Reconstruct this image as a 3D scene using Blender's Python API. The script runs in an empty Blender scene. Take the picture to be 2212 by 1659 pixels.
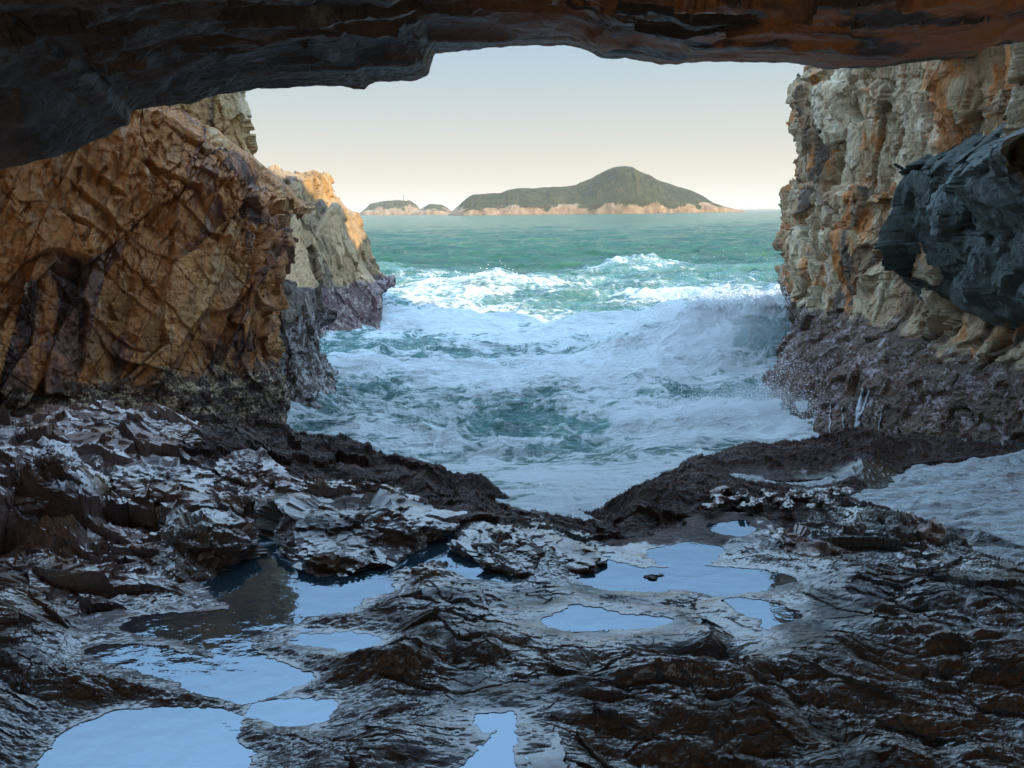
import bpy, bmesh, math, random
import numpy as np
from mathutils import Matrix, Vector
from mathutils.bvhtree import BVHTree

# ------------------------------------------------------------------ camera, light, exposure
S = bpy.context.scene
PITCH, ROLL, LENS, CAMZ = math.radians(13.1), math.radians(0.68), 26.0, 4.0
F = np.array([0, math.cos(PITCH), -math.sin(PITCH)])
R0 = np.array([1.0, 0, 0]); U0 = np.cross(R0, F)
Rv = R0 * math.cos(ROLL) - U0 * math.sin(ROLL)
Uv = U0 * math.cos(ROLL) + R0 * math.sin(ROLL)
cam = bpy.data.cameras.new('camera'); camo = bpy.data.objects.new('camera', cam)
S.collection.objects.link(camo); S.camera = camo
cam.lens = LENS; cam.sensor_width = 36; cam.clip_start = .05; cam.clip_end = 60000
M = Matrix(((Rv[0], Uv[0], -F[0], 0), (Rv[1], Uv[1], -F[1], 0), (Rv[2], Uv[2], -F[2], CAMZ), (0, 0, 0, 1)))
camo.matrix_world = M

SUN_EL, SUN_AZ = math.radians(20), math.radians(48)      # azimuth from straight behind the camera towards the right
sd = Vector((math.sin(SUN_AZ) * math.cos(SUN_EL), -math.cos(SUN_AZ) * math.cos(SUN_EL), math.sin(SUN_EL)))
sl = bpy.data.lights.new('sun', 'SUN'); sl.energy = 4.2; sl.angle = math.radians(.5); sl.color = (1, .72, .38)
so = bpy.data.objects.new('sun', sl); S.collection.objects.link(so)
so.rotation_euler = sd.to_track_quat('Z', 'Y').to_euler(); so.location = sd * 60
w = bpy.data.worlds.new('World'); S.world = w; w.use_nodes = True
nt = w.node_tree; bg = nt.nodes['Background']
sk = nt.nodes.new('ShaderNodeTexSky'); sk.sky_type = 'NISHITA'; sk.sun_disc = False
sk.sun_elevation = SUN_EL; sk.sun_rotation = math.atan2(sd.x, sd.y)
sk.air_density = 1.0; sk.dust_density = 2.0; sk.ozone_density = 1.0
tcn = nt.nodes.new('ShaderNodeTexCoord'); sx_ = nt.nodes.new('ShaderNodeSeparateXYZ'); nt.links.new(tcn.outputs['Generated'], sx_.inputs[0])
rp = nt.nodes.new('ShaderNodeValToRGB'); nt.links.new(sx_.outputs[2], rp.inputs[0]); els = rp.color_ramp.elements
SKY = [(0.0, (.80, .64, .47)), (.05, (.74, .66, .53)), (.11, (.58, .64, .62)), (.20, (.40, .57, .72)), (.38, (.37, .61, .92)), (1.0, (.45, .68, .97))]
while len(els) < len(SKY): els.new(.5)
for e_, (p_, c_) in zip(els, SKY): e_.position = p_; e_.color = (*c_, 1)
gain = nt.nodes.new('ShaderNodeMapRange'); nt.links.new(sx_.outputs[2], gain.inputs[0]); gain.inputs[1].default_value = .25; gain.inputs[2].default_value = .6; gain.inputs[3].default_value = 1.; gain.inputs[4].default_value = 3.5
sc_ = nt.nodes.new('ShaderNodeVectorMath'); sc_.operation = 'SCALE'; nt.links.new(rp.outputs[0], sc_.inputs[0]); nt.links.new(gain.outputs[0], sc_.inputs[3])
sk2 = nt.nodes.new('ShaderNodeVectorMath'); sk2.operation = 'MULTIPLY_ADD'; nt.links.new(sk.outputs[0], sk2.inputs[0]); sk2.inputs[1].default_value = (.006, .006, .006); nt.links.new(sc_.outputs[0], sk2.inputs[2])
nt.links.new(sk2.outputs[0], bg.inputs[0]); bg.inputs[1].default_value = .55
S.view_settings.view_transform = 'Standard'; S.view_settings.look = 'None'
S.view_settings.exposure = 0.75; S.view_settings.gamma = 1
S.cycles.max_bounces = 6; S.cycles.diffuse_bounces = 4; S.cycles.glossy_bounces = 3
S.cycles.volume_bounces = 5; S.cycles.use_denoising = True

# ------------------------------------------------------------------ pixel <-> world (2212 x 1659 picture)
K = 36 / LENS / 2212
def ray(px, py):
    px = np.asarray(px, float); py = np.asarray(py, float)
    return (F + ((px - 1106) * K)[..., None] * Rv + (-(py - 829.5) * K)[..., None] * Uv)
C0 = np.array([0, 0, CAMZ]); SEA = -1.3; SC = (CAMZ - SEA) / CAMZ    # sea level; everything that stands in the sea is SC times as far as on the shelf's level
def at(px, py, Y):
    r = ray(px, py); return C0 + r * (np.asarray(Y, float) / r[..., 1])[..., None]
def atz(px, py, z):
    r = ray(px, py); return C0 + r * ((np.asarray(z, float) - CAMZ) / r[..., 2])[..., None]
def project(P):
    q = P - C0; d = q @ F
    return 1106 + (q @ Rv) / d / K, 829.5 - (q @ Uv) / d / K

# ------------------------------------------------------------------ noise
def H(i, j, k, s):
    with np.errstate(over='ignore'):
        h = (i.astype(np.uint32) * np.uint32(374761393) + j.astype(np.uint32) * np.uint32(668265263)
             + k.astype(np.uint32) * np.uint32(2147483647 - 1234567) + np.uint32((s * 974634777) & 0xffffffff))
        h = (h ^ (h >> np.uint32(13))) * np.uint32(1274126177)
        h = (h ^ (h >> np.uint32(16))) * np.uint32(2246822519)
        h ^= h >> np.uint32(15)
    return (h & np.uint32(0xffffff)).astype(np.float32) / np.float32(0xffffff)
def vnoise(P, s=0):
    P = np.asarray(P, np.float32); fl = np.floor(P); f = P - fl; I = fl.astype(np.int64)
    f = f * f * f * (f * (f * 6 - 15) + 10); r = 0
    for a in (0, 1):
        wa = f[..., 0] if a else 1 - f[..., 0]
        for b in (0, 1):
            wb = f[..., 1] if b else 1 - f[..., 1]
            for c in (0, 1):
                wc = f[..., 2] if c else 1 - f[..., 2]
                r = r + wa * wb * wc * H(I[..., 0] + a, I[..., 1] + b, I[..., 2] + c, s)
    return r * 2 - 1
def fbm(P, o=4, s=0, g=.5, ridged=False):
    r = 0; a = 1; t = 0; P = np.asarray(P, float)
    for k in range(o):
        n = vnoise(P * 2 ** k + 17.3 * k, s + k)
        if ridged: n = 1 - 2 * np.abs(n)
        r = r + a * n; t += a; a *= g
    return r / t
def facet(P, s=0):
    """jittered cell noise: returns cell random, second random, plane tilt term and distance to the cell edge"""
    P = np.asarray(P, np.float32); sh = P.shape[:-1]; P = P.reshape(-1, 3); n = len(P)
    fl = np.floor(P); I = fl.astype(np.int64)
    d1 = np.full(n, 9., np.float32); d2 = np.full(n, 9., np.float32)
    R = [np.zeros(n, np.float32) for _ in range(3)]
    for a in (-1, 0, 1):
        for b in (-1, 0, 1):
            for c in (-1, 0, 1):
                i, j, k = I[:, 0] + a, I[:, 1] + b, I[:, 2] + c
                jx, jy, jz = H(i, j, k, s), H(i, j, k, s + 1), H(i, j, k, s + 2)
                x = P[:, 0] - i - jx; y = P[:, 1] - j - jy; z = P[:, 2] - k - jz
                d = x * x + y * y + z * z
                m = d < d1
                d2 = np.where(m, d1, np.minimum(d2, d)); d1 = np.where(m, d, d1)
                R[0] = np.where(m, H(i, j, k, s + 5), R[0]); R[1] = np.where(m, H(i, j, k, s + 6), R[1])
                til = x * (jx * 2 - 1) + y * (H(i, j, k, s + 7) * 2 - 1) + z * (jz * 2 - 1)
                R[2] = np.where(m, til, R[2])
    e = np.sqrt(d2) - np.sqrt(d1)
    return R[0].reshape(sh), R[1].reshape(sh), R[2].reshape(sh), e.reshape(sh)
def sstep(a, b, x):
    t = np.clip((x - a) / (b - a), 0, 1); return t * t * (3 - 2 * t)
def rot(ax, deg):
    return np.array(Matrix.Rotation(math.radians(deg), 3, ax))

def poly_sd(X, Y, poly):
    n = len(poly); d = np.full(X.shape, 1e9); ins = np.zeros(X.shape, bool)
    for i in range(n):
        a, b = poly[i], poly[(i + 1) % n]; dx, dy = b[0] - a[0], b[1] - a[1]
        t = np.clip(((X - a[0]) * dx + (Y - a[1]) * dy) / (dx * dx + dy * dy + 1e-12), 0, 1)
        d = np.minimum(d, np.hypot(X - a[0] - t * dx, Y - a[1] - t * dy))
        c = ((a[1] > Y) != (b[1] > Y)) & (X < (b[0] - a[0]) * (Y - a[1]) / (b[1] - a[1] + 1e-12) + a[0]); ins ^= c
    return np.where(ins, -d, d)
# ------------------------------------------------------------------ mesh helpers
def grid_mesh(name, P, attrs=None, mat=None, smooth=False, flip=False):
    nr, nc = P.shape[:2]
    me = bpy.data.meshes.new(name); idx = np.arange(nr * nc).reshape(nr, nc)
    q = np.stack([idx[:-1, :-1], idx[:-1, 1:], idx[1:, 1:], idx[1:, :-1]], -1).reshape(-1, 4)
    if flip: q = q[:, ::-1]
    return raw_mesh(name, P.reshape(-1, 3), q, attrs, mat, smooth)
def raw_mesh(name, V, Fc, attrs=None, mat=None, smooth=False, link=True):
    me = bpy.data.meshes.new(name); n = Fc.shape[1]
    me.vertices.add(len(V)); me.vertices.foreach_set('co', np.ascontiguousarray(V, np.float32).ravel())
    me.loops.add(Fc.size); me.loops.foreach_set('vertex_index', np.ascontiguousarray(Fc, np.int32).ravel())
    me.polygons.add(len(Fc)); me.polygons.foreach_set('loop_start', np.arange(0, Fc.size, n, dtype=np.int32))
    try: me.polygons.foreach_set('loop_total', np.full(len(Fc), n, np.int32))
    except Exception: pass
    me.update(calc_edges=True)
    me.polygons.foreach_set('use_smooth', np.full(len(Fc), smooth))
    for k, v in (attrs or {}).items():
        a = me.attributes.new(k, 'FLOAT', 'POINT'); a.data.foreach_set('value', np.ascontiguousarray(v, np.float32).ravel())
    o = bpy.data.objects.new(name, me)
    if mat: me.materials.append(mat)
    if link: S.collection.objects.link(o)
    return o
def tag(o, label=None, cat=None, group=None, kind=None):
    if label: o['label'] = label
    if cat: o['category'] = cat
    if group: o['group'] = group
    if kind: o['kind'] = kind
    return o
def resample(Cg, nr, nc, wr=None, wc=None):
    """bilinear resampling of a control grid, even in average chord length"""
    Cg = np.asarray(Cg, float)
    def par(A, ax):
        d = np.linalg.norm(np.diff(A, axis=ax), axis=-1).mean(1 - ax); return np.concatenate([[0], np.cumsum(d)])
    tr = par(Cg, 0) if wr is None else np.concatenate([[0], np.cumsum(wr)]); tc = par(Cg, 1) if wc is None else np.concatenate([[0], np.cumsum(wc)])
    r = np.linspace(0, tr[-1], nr); c = np.linspace(0, tc[-1], nc)
    A = np.stack([np.stack([np.interp(r, tr, Cg[:, j, k]) for j in range(Cg.shape[1])], 1) for k in range(3)], -1)
    return np.stack([np.stack([np.interp(c, tc, A[i, :, k]) for i in range(nr)], 0) for k in range(3)], -1)
def blur(P, n):
    for _ in range(n):
        Q = P.copy()
        Q[1:-1] = (P[:-2] + 2 * P[1:-1] + P[2:]) / 4; P = Q.copy()
        P[:, 1:-1] = (Q[:, :-2] + 2 * Q[:, 1:-1] + Q[:, 2:]) / 4
    return P
def normals(P):
    n = np.cross(np.gradient(P, axis=1), np.gradient(P, axis=0)); return n / (np.linalg.norm(n, axis=-1, keepdims=True) + 1e-9)

# ------------------------------------------------------------------ materials
class NT:
    def __init__(s, name):
        s.m = bpy.data.materials.new(name); s.m.use_nodes = True; s.t = s.m.node_tree; s.b = s.t.nodes['Principled BSDF']
        s.geo = s.t.nodes.new('ShaderNodeNewGeometry').outputs['Position']
    def n(s, ty, ins=None, **kw):
        x = s.t.nodes.new(ty)
        for k, v in kw.items(): setattr(x, k, v)
        for k, v in (ins or {}).items(): s.put(x.inputs[k], v)
        return x
    def put(s, sock, v):
        if isinstance(v, bpy.types.NodeSocket): s.t.links.new(v, sock)
        elif sock.type == 'RGBA' and len(v) == 3: sock.default_value = (*v, 1)
        else: sock.default_value = v
    def math(s, op, a, b=0, c=0, clamp=False):
        x = s.n('ShaderNodeMath', {0: a, 1: b, 2: c}, operation=op); x.use_clamp = clamp; return x.outputs[0]
    def step(s, x, lo, hi):
        return s.n('ShaderNodeMapRange', {0: x, 1: lo, 2: hi, 3: 0., 4: 1.}, interpolation_type='SMOOTHSTEP').outputs[0]
    def mix(s, f, a, b, mode='MIX'):
        x = s.n('ShaderNodeMix', data_type='RGBA', blend_type=mode)
        s.put(x.inputs[0], f); s.put(x.inputs[6], a); s.put(x.inputs[7], b); return x.outputs[2]
    def map(s, sc=(1, 1, 1), rt=(0, 0, 0), src=None):
        return s.n('ShaderNodeMapping', {0: src or s.geo, 2: tuple(math.radians(a) for a in rt), 3: sc}).outputs[0]
    def noise(s, v, sc, det=6, rough=.55, dist=0.):
        return s.n('ShaderNodeTexNoise', {'Vector': v, 'Scale': sc, 'Detail': det, 'Roughness': rough, 'Distortion': dist}).outputs[0]
    def vor(s, v, sc, feat='F1', out=0):
        return s.n('ShaderNodeTexVoronoi', {'Vector': v, 'Scale': sc}, feature=feat).outputs[out]
    def attr(s, nm): return s.n('ShaderNodeAttribute', attribute_name=nm).outputs['Fac']
    def ramp(s, f, stops):
        x = s.n('ShaderNodeValToRGB', {0: f}); e = x.color_ramp.elements
        while len(e) < len(stops): e.new(.5)
        for i, (p, c) in enumerate(stops): e[i].position = p; e[i].color = (*c, 1)
        return x.outputs[0]
    def bump(s, h, dist, st=1., prev=None):
        d = {'Height': h, 'Distance': dist, 'Strength': st}
        if prev: d['Normal'] = prev
        return s.n('ShaderNodeBump', d).outputs[0]
    def z(s): return s.n('ShaderNodeSeparateXYZ', {0: s.geo}).outputs[2]

def rock_mat(name, pal, dirs=(0, 0, 0), st=(1, 1, .35), tide=None, rough=(.45, .8), pale=(.5, .45, .36), pale_amt=.35,
             crack=(.03, .022, .018), rust=None, rust_amt=.4, k=1.0, coat=0., bumpd=.062):
    m = NT(name); v = m.map(st, dirs)
    a, b, cr = m.attr('cell'), m.attr('cell2'), m.attr('crack')
    big = m.noise(v, .45 * k, 4, .6, .6)
    mid = m.noise(v, 1.7 * k, 8, .62, .4)
    f = m.math('ADD', m.math('MULTIPLY', a, .30), m.math('ADD', m.math('MULTIPLY', b, .22), m.math('ADD', m.math('MULTIPLY', big, .55), m.math('MULTIPLY', mid, .35))))
    f = m.math('ADD', m.math('MULTIPLY', m.math('SUBTRACT', f, .72), 1.75), .5)
    n = len(pal); c = m.ramp(f, [(.12 + .76 * i / (n - 1), p) for i, p in enumerate(pal)])
    if rust:
        rm = m.step(m.math('ADD', m.noise(v, .8 * k, 6, .6, .8), m.math('MULTIPLY', b, .12)), .66 - rust_amt * .2, .74 - rust_amt * .2)
        if 'roof' in name: rm = m.math('MULTIPLY', rm, m.step(m.n('ShaderNodeSeparateXYZ', {0: m.geo}).outputs[0], -1.5, 2.5))
        c = m.mix(m.math('MULTIPLY', rm, .85), c, rust)
    pm = m.step(m.noise(m.map((1, 1, .5), dirs), 2.6 * k, 9, .7, .3), .60 - .1 * pale_amt, .68)
    c = m.mix(m.math('MULTIPLY', pm, pale_amt), c, pale)
    fine = m.noise(m.map((1, 1, .6), dirs), 14 * k, 8, .7)
    c = m.mix(.75, c, m.ramp(fine, [(.28, (.38, .36, .34)), (.5, (.95, .95, .95)), (.72, (1.35, 1.3, 1.2))]), 'MULTIPLY')
    ck = m.vor(m.map((1.3, 1.3, .5), (dirs[0] + 12, dirs[1] - 20, 10), ), 2.2 * k, 'DISTANCE_TO_EDGE')
    ckn = m.math('ADD', ck, m.math('MULTIPLY', m.math('SUBTRACT', m.noise(m.geo, 5 * k, 6), .5), .16))
    line = m.math('SUBTRACT', 1., m.step(m.math('ABSOLUTE', ckn), .0, .02))
    line = m.math('MULTIPLY', line, m.step(m.noise(m.geo, .9 * k, 3), .48, .62))
    allc = m.math('MAXIMUM', m.math('MULTIPLY', line, .25), m.math('MULTIPLY', cr, .45), clamp=True)
    c = m.mix(allc, c, crack)
    ro = m.n('ShaderNodeMapRange', {0: fine, 1: .3, 2: .7, 3: rough[0], 4: rough[1]}).outputs[0]
    if tide:                                             # (z of the line, dark weed colour, barnacle colour, amount of barnacles)
        z = m.math('ADD', m.z(), m.math('MULTIPLY', m.math('SUBTRACT', m.noise(m.geo, 1.3, 8, .7), .5), tide[4] if len(tide) > 4 else 1.6))
        tm = m.math('SUBTRACT', 1., m.step(z, tide[0] - .12, tide[0] + .12))
        bn = m.step(m.math('ADD', m.noise(m.geo, 3.0, 6, .75), m.math('MULTIPLY', m.noise(m.geo, 11, 5, .85), .75)), .96 - tide[3] * .2, .1 + .92 - tide[3] * .2)
        tc = m.mix(bn, m.mix(m.noise(m.geo, 9, 4), tide[1], tuple(x * 2.2 for x in tide[1])), tide[2])
        c = m.mix(m.math('MULTIPLY', tm, .93), c, tc)
        ro = m.n('ShaderNodeMapRange', {0: tm, 1: 0., 2: 1., 3: ro, 4: .55}).outputs[0]
    m.put(m.b.inputs['Base Color'], c); m.put(m.b.inputs['Roughness'], ro)
    m.b.inputs['Coat Weight'].default_value = coat; m.b.inputs['Coat Roughness'].default_value = .2
    nrm = m.bump(m.noise(v, 3.2 * k, 12, .68, .3), bumpd * 2.2, .8)
    nrm = m.bump(m.math('MINIMUM', ckn, .05), bumpd * 8, .5, nrm)
    nrm = m.bump(m.noise(m.geo, 24 * k, 8, .7), bumpd * .3, .8, nrm)
    m.put(m.b.inputs['Normal'], nrm)
    return m.m

WEED = (.032, .018, .012)
m_left = rock_mat('ochre_rock', [(.06, .030, .024), (.20, .095, .065), (.46, .19, .05), (.34, .18, .075), (.58, .29, .09), (.54, .38, .20)], (0, 20, 0), rust=(.46, .19, .05), rust_amt=.7,
                  tide=(.75, WEED, (.46, .36, .22), .30), pale=(.72, .62, .44), pale_amt=.45)
m_up = rock_mat('tan_rock', [(.22, .13, .07), (.50, .29, .11), (.62, .40, .17), (.62, .48, .28)], (0, 15, 0), rust=(.55, .26, .08), rust_amt=.3)
m_far = rock_mat('pale_tan_rock', [(.16, .11, .07), (.32, .225, .12), (.45, .30, .15), (.52, .35, .19)], (0, 8, 0), rust=(.38, .24, .1), rust_amt=.1, k=.6,
                 tide=(.75, (.07, .04, .045), (.42, .34, .30), .25, .9), pale_amt=.2)
m_right = rock_mat('rust_and_grey_rock', [(.10, .065, .04), (.38, .24, .12), (.50, .38, .22), (.64, .52, .34), (.76, .67, .48)], (0, -6, 0), st=(1, 1, .28), rust=(.60, .21, .04), rust_amt=.40,
                   tide=(1.25, (.045, .026, .017), (.36, .30, .33), .16, 1.6), pale=(.76, .70, .54), pale_amt=.55)
m_blue = rock_mat('dark_blue_grey_rock', [(.03, .04, .035), (.055, .078, .070), (.095, .125, .122), (.14, .17, .172)], (20, 35, 0), rust=(.07, .075, .05), rust_amt=.2, pale=(.2, .24, .26), pale_amt=.35)
m_barn = rock_mat('dark_barnacle_rock', [(.05, .035, .03), (.12, .09, .075), (.3, .25, .2)], tide=(1.2, WEED, (.40, .37, .36), .42, 1.2))
m_roof = rock_mat('dark_brown_roof_rock', [(.010, .008, .008), (.019, .013, .011), (.04, .022, .014), (.09, .042, .020)], (0, 4, 0), st=(.5, 1, 1.3), rust=(.30, .12, .035), rust_amt=.8, pale=(.20, .22, .25), pale_amt=.4, rough=(.35, .65))  # pale blue-grey streaks: reflected sky light put into the roof's colour

# ------------------------------------------------------------------ cliffs
def facets_disp(P, Rm, sc, amp, tilt, s, crackw=.06):
    Q = (P @ Rm) / np.array(sc); Q = Q + .12 * np.stack([vnoise(Q * 1.3 + 5, s + 40), vnoise(Q * 1.3 + 9, s + 41), vnoise(Q * 1.3 + 13, s + 42)], -1)
    r1, r2, t, e = facet(Q, s)
    on = sstep(.05, .35, fbm(Q * .8, 2, s + 60)) if np.ndim(e) else 1
    return (r1 - .5) * amp + t * tilt * 1.25, r1, r2, (1 - sstep(0, crackw, e)) * on
def rock_surface(name, P, mat, Rm, layers, s, edge_fade=None, nflip=False, fb=.05, cap=None, low=None, crest=None):
    """layers: (cell size xyz, offset amplitude, tilt amplitude)"""
    N = normals(blur(P, 12)); fl = np.sum(N * (C0 - P)) < 0; N = -N if fl else N
    D = 0; cr = 0; cells = []
    for q, ly in enumerate(layers):
        sc, amp, tl = ly[:3]; RR = rot('Y', ly[3]) @ rot('Z', 15) if len(ly) > 3 else Rm
        d, r1, r2, c = facets_disp(P, RR, sc, amp, tl, s + 11 * q, .05 if q else .025)
        d = d * (1 if q == 0 else .25 + 1.1 * sstep(-.25, .3, fbm(P * .7, 2, s + 90 + q))); D = D + d - c * amp * .25; cr = np.maximum(cr, c * (1 if q < 2 else .6)); cells += [(r1, r2)]
    D = D + fb * fbm(P * np.array([1.1, 1.1, .8]) * 1.4, 5, s + 3)
    D = D + .03 * fbm(P * 9, 3, s + 5)
    if low is not None:
        lw = 1 - sstep(low - .4, low + .4, P[..., 2]); D = D * (1 - .6 * lw) + lw * (.16 * fbm(P * 1.6, 5, s + 7, .6, True) + .05 * fbm(P * 7, 3, s + 8))
    if crest is not None:
        D = D * (1 - crest * (1 - sstep(0, .16, np.linspace(0, 1, P.shape[0])))[:, None]) - .12 * (1 - sstep(0, .3, np.linspace(0, 1, P.shape[0])))[:, None] * crest
    if edge_fade is not None:
        D = D * edge_fade; Db = blur(D[..., None], 10)[..., 0]; D = Db * (1 - edge_fade ** 3) + D * edge_fade ** 3 + (1 - edge_fade) * (.045 * fbm(P * np.array([1.6, 3, 3]), 5, 77, .6) + .012 * fbm(P * 12, 3, 78))
    Q = P + N * D[..., None]
    return grid_mesh(name, Q, {'cell': cells[0][0], 'cell2': cells[min(1, len(cells) - 1)][1], 'crack': cr}, mat, smooth=True, flip=fl)

def cols(*cs): return np.stack([at([p[0] for p in c], [p[1] for p in c], [p[2] * SC for p in c]) for c in cs], 1)
def cap_rows(Cg, back=3.0, n=1, rise=0.):
    top = Cg[0] + np.array([0, back, rise]); return np.concatenate([top[None], Cg], 0)

# A: near cliff on the left
A = cols([(-500, 100, 9.0), (-500, 330, 8.8), (-500, 520, 8.5), (-500, 720, 8.2), (-500, 1000, 7.8)],
         [(-20, 180, 11.0), (-20, 380, 10.9), (-20, 560, 10.6), (-20, 730, 10.4), (-20, 930, 10.0)],
         [(180, 205, 11.8), (180, 390, 11.6), (180, 560, 11.2), (180, 740, 11.0), (190, 925, 10.7)],
         [(350, 236, 12.6), (360, 400, 12.2), (360, 570, 12.0), (360, 750, 11.6), (370, 930, 11.2)],
         [(460, 322, 13.0), (470, 430, 12.6), (480, 590, 12.4), (490, 760, 12.1), (500, 940, 11.6)],
         [(552, 396, 13.3), (560, 480, 13.0), (560, 610, 12.7), (565, 770, 12.3), (575, 950, 12.0)],
         [(612, 460, 13.8), (618, 520, 13.4), (596, 640, 13.0), (608, 780, 12.7), (622, 960, 12.3)],
         [(600, 450, 15.6), (600, 530, 15.6), (580, 650, 15.2), (590, 780, 15), (600, 930, 14.5)],
         [(480, 450, 17.6), (480, 530, 17.6), (480, 650, 17.2), (480, 780, 17), (480, 880, 16.5)])
A = cap_rows(A, 3.2)
o = rock_surface('cliff', blur(resample(A, 620, 760), 4), m_left, rot('Y', 24) @ rot('Z', 15),
                 [((1.1, 3., 5.), .17, .22, 30), ((.42, .9, 2.4), .13, .20, 24), ((.42, .7, 1.2), .10, .13, -42), ((.17, .3, .6), .06, .08, 25), ((.08, .12, .22), .022, .03, 20)], 101, crest=.8, low=.6)
tag(o, 'ochre and purple-brown fractured cliff at left, its foot on the wet shelf', 'cliff')
# C: taller cliff behind its slanting crest
Cc = cols([(150, -60, 15), (150, 100, 15), (150, 300, 15), (150, 600, 14.8)], [(380, -60, 16.2), (380, 100, 16.2), (380, 300, 16), (380, 600, 15.6)],
          [(500, -60, 17), (512, 190, 17), (528, 290, 17), (545, 380, 16.8)], [(508, -60, 17.6), (518, 212, 17.6), (536, 310, 17.6), (552, 400, 17.4)],
          [(480, -60, 20), (490, 212, 20), (505, 310, 20), (520, 420, 20)])
o = rock_surface('cliff', blur(resample(Cc, 420, 330), 3), m_up, rot('Y', 12), [((.9, .9, 2.4), .22, .25), ((.35, .4, 1.0), .08, .1), ((.16, .16, .4), .03, .04)], 151)
tag(o, 'tall tan cliff face rising behind the slanting crest of the ochre cliff', 'cliff')
# B: low dark rock between
B = cols([(540, 620, 14.2), (540, 720, 14), (540, 800, 14), (540, 930, 13.6)], [(603, 634, 14.8), (603, 720, 14.6), (603, 800, 14.4), (603, 930, 13.8)], [(640, 640, 15.2), (640, 720, 15), (640, 810, 14.8), (640, 910, 14.2)],
         [(662, 668, 15.8), (668, 740, 15.6), (680, 815, 15.4), (690, 890, 14.6)], [(682, 700, 16.4), (688, 765, 16.3), (722, 800, 16.2), (728, 860, 15.6)], [(665, 720, 18), (670, 765, 18), (700, 800, 18), (720, 830, 18)])
o = rock_surface('rock_outcrop', blur(resample(cap_rows(B, 2.), 260, 200), 3), m_barn, rot('Y', 8), [((.6, .6, 1.3), .2, .2), ((.25, .25, .4), .07, .08), ((.12, .12, .2), .03, .03)], 171)
tag(o, 'low dark outcrop crusted with barnacles, washed by foam at foot of left cliff', 'rock outcrop')
# D: far cliff on the left
tx = [(500, 370, 27), (560, 374, 27), (650, 377, 27), (655, 380, 27), (666, 427, 27), (683, 431, 27), (700, 456, 27), (716, 462, 27.2), (724, 480, 27.3), (741, 512, 27.4), (752, 532, 27.4), (760, 570, 27.4), (778, 592, 27.4), (797, 612, 27.2), (815, 636, 27)]
bx = [(560, 790, 23), (600, 780, 23.2), (635, 770, 23.5), (640, 768, 23.5), (665, 760, 23.8), (685, 755, 24), (700, 750, 24.3), (712, 748, 24.6), (725, 746, 24.8), (740, 744, 25), (755, 740, 25.2), (768, 738, 25.4), (783, 734, 25.5), (800, 730, 25.6), (820, 728, 25.7)]
rows = []
for f in (0, .35, .7, 1): rows.append([tuple(np.array(a) * (1 - f) + np.array(b) * f) for a, b in zip(tx, bx)])
D = np.stack([at([p[0] for p in r], [p[1] for p in r], [p[2] * SC for p in r]) for r in rows], 0)
last = D[:, -1:] + np.array([-.5, 3, 0]); D = np.concatenate([D, last], 1)
D = cap_rows(D, 6.0)
o = rock_surface('cliff', blur(resample(D, 420, 420), 2), m_far, rot('Y', -10), [((1.5, 1.5, 4.2), .4, .3), ((.6, .6, 2.0), .14, .14), ((.3, .3, .7), .04, .05)], 191)
tag(o, 'pale tan far cliff stepping down to the water with a sunlit golden top', 'cliff')
# E: cliff on the right
ys = [-90, 60, 150, 188, 192, 240, 330, 395, 420, 500, 506, 600, 680, 715, 750, 790, 818, 850, 900, 990]
ex = [1800, 1790, 1768, 1757, 1731, 1737, 1750, 1752, 1723, 1721, 1717, 1718, 1722, 1728, 1704, 1690, 1664, 1680, 1688, 1706]
eY = [17.5, 17.5, 17.4, 17.4, 17.4, 17.3, 17.2, 17.1, 17, 17, 16.9, 16.8, 16.6, 16.3, 15.8, 15.3, 14.8, 14.2, 13.4, 12.2]
rr = []
for y, e, Y in zip(ys, ex, eY):
    Ye = 9.3 if y < 640 else 9.3 - (y - 640) / 350 * .8
    r = [(e - 20, y, Y + 4.5), (e - 4, y, Y + 1.2)]
    for f in (0, .08, .2, .4, .6, .8, 1.0, 1.3):
        r.append((e + f * (2250 - e), y, Y + (Ye - Y) * f ** .8))
    rr.append(r)
E = np.stack([at([p[0] for p in r], [p[1] for p in r], [p[2] * SC for p in r]) for r in rr], 0)
Eg = blur(resample(E, 820, 700), 5)
o = rock_surface('cliff', Eg, m_right, rot('Y', -5) @ rot('Z', 20),
                 [((.9, 1.3, 2.6), .28, .34, -4), ((.5, .6, .9), .12, .20, 8), ((.27, .3, .42), .06, .10, -24), ((.12, .14, .2), .025, .04, -6)], 211, low=1.2)
tag(o, 'rust and grey cliff on the right, barnacled and purple above the shelf', 'cliff')

# radial patch: an outline with its own depth and a bulging front
def radial_rock(name, outline, Y, bulge, mat, s, Rm, layers, back=1.5, slope=0., n=420, nr=220):
    ol = np.array(outline, float); c = ol.mean(0); ol = np.concatenate([ol, ol[:1]]); d = np.r_[0, np.cumsum(np.linalg.norm(np.diff(ol, axis=0), axis=1))]
    t = np.linspace(0, d[-1], n); bx_, by_ = np.interp(t, d, ol[:, 0]), np.interp(t, d, ol[:, 1])
    P = []
    for r in np.linspace(0.02, 1.25, nr):
        q = min(r, 1.); dep = Y - bulge * (1 - q ** 2.6) ** .6
        px = c[0] + (bx_ - c[0]) * q; py = c[1] + (by_ - c[1]) * q
        dd = np.full(n, dep) + slope * (px - c[0]) / 100
        if r > 1: dd = dd + back * (r - 1) / .25
        P.append(at(px, py, dd))
    P = np.stack(P, 0); B_ = np.concatenate([P[:, :-1]] * 3, 1); B_ = blur(B_, 30)[:, n - 1:2 * n - 1]; P = np.concatenate([B_, B_[:, :1]], 1)
    return rock_surface(name, P, mat, Rm, layers, s, nflip=False)
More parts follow.
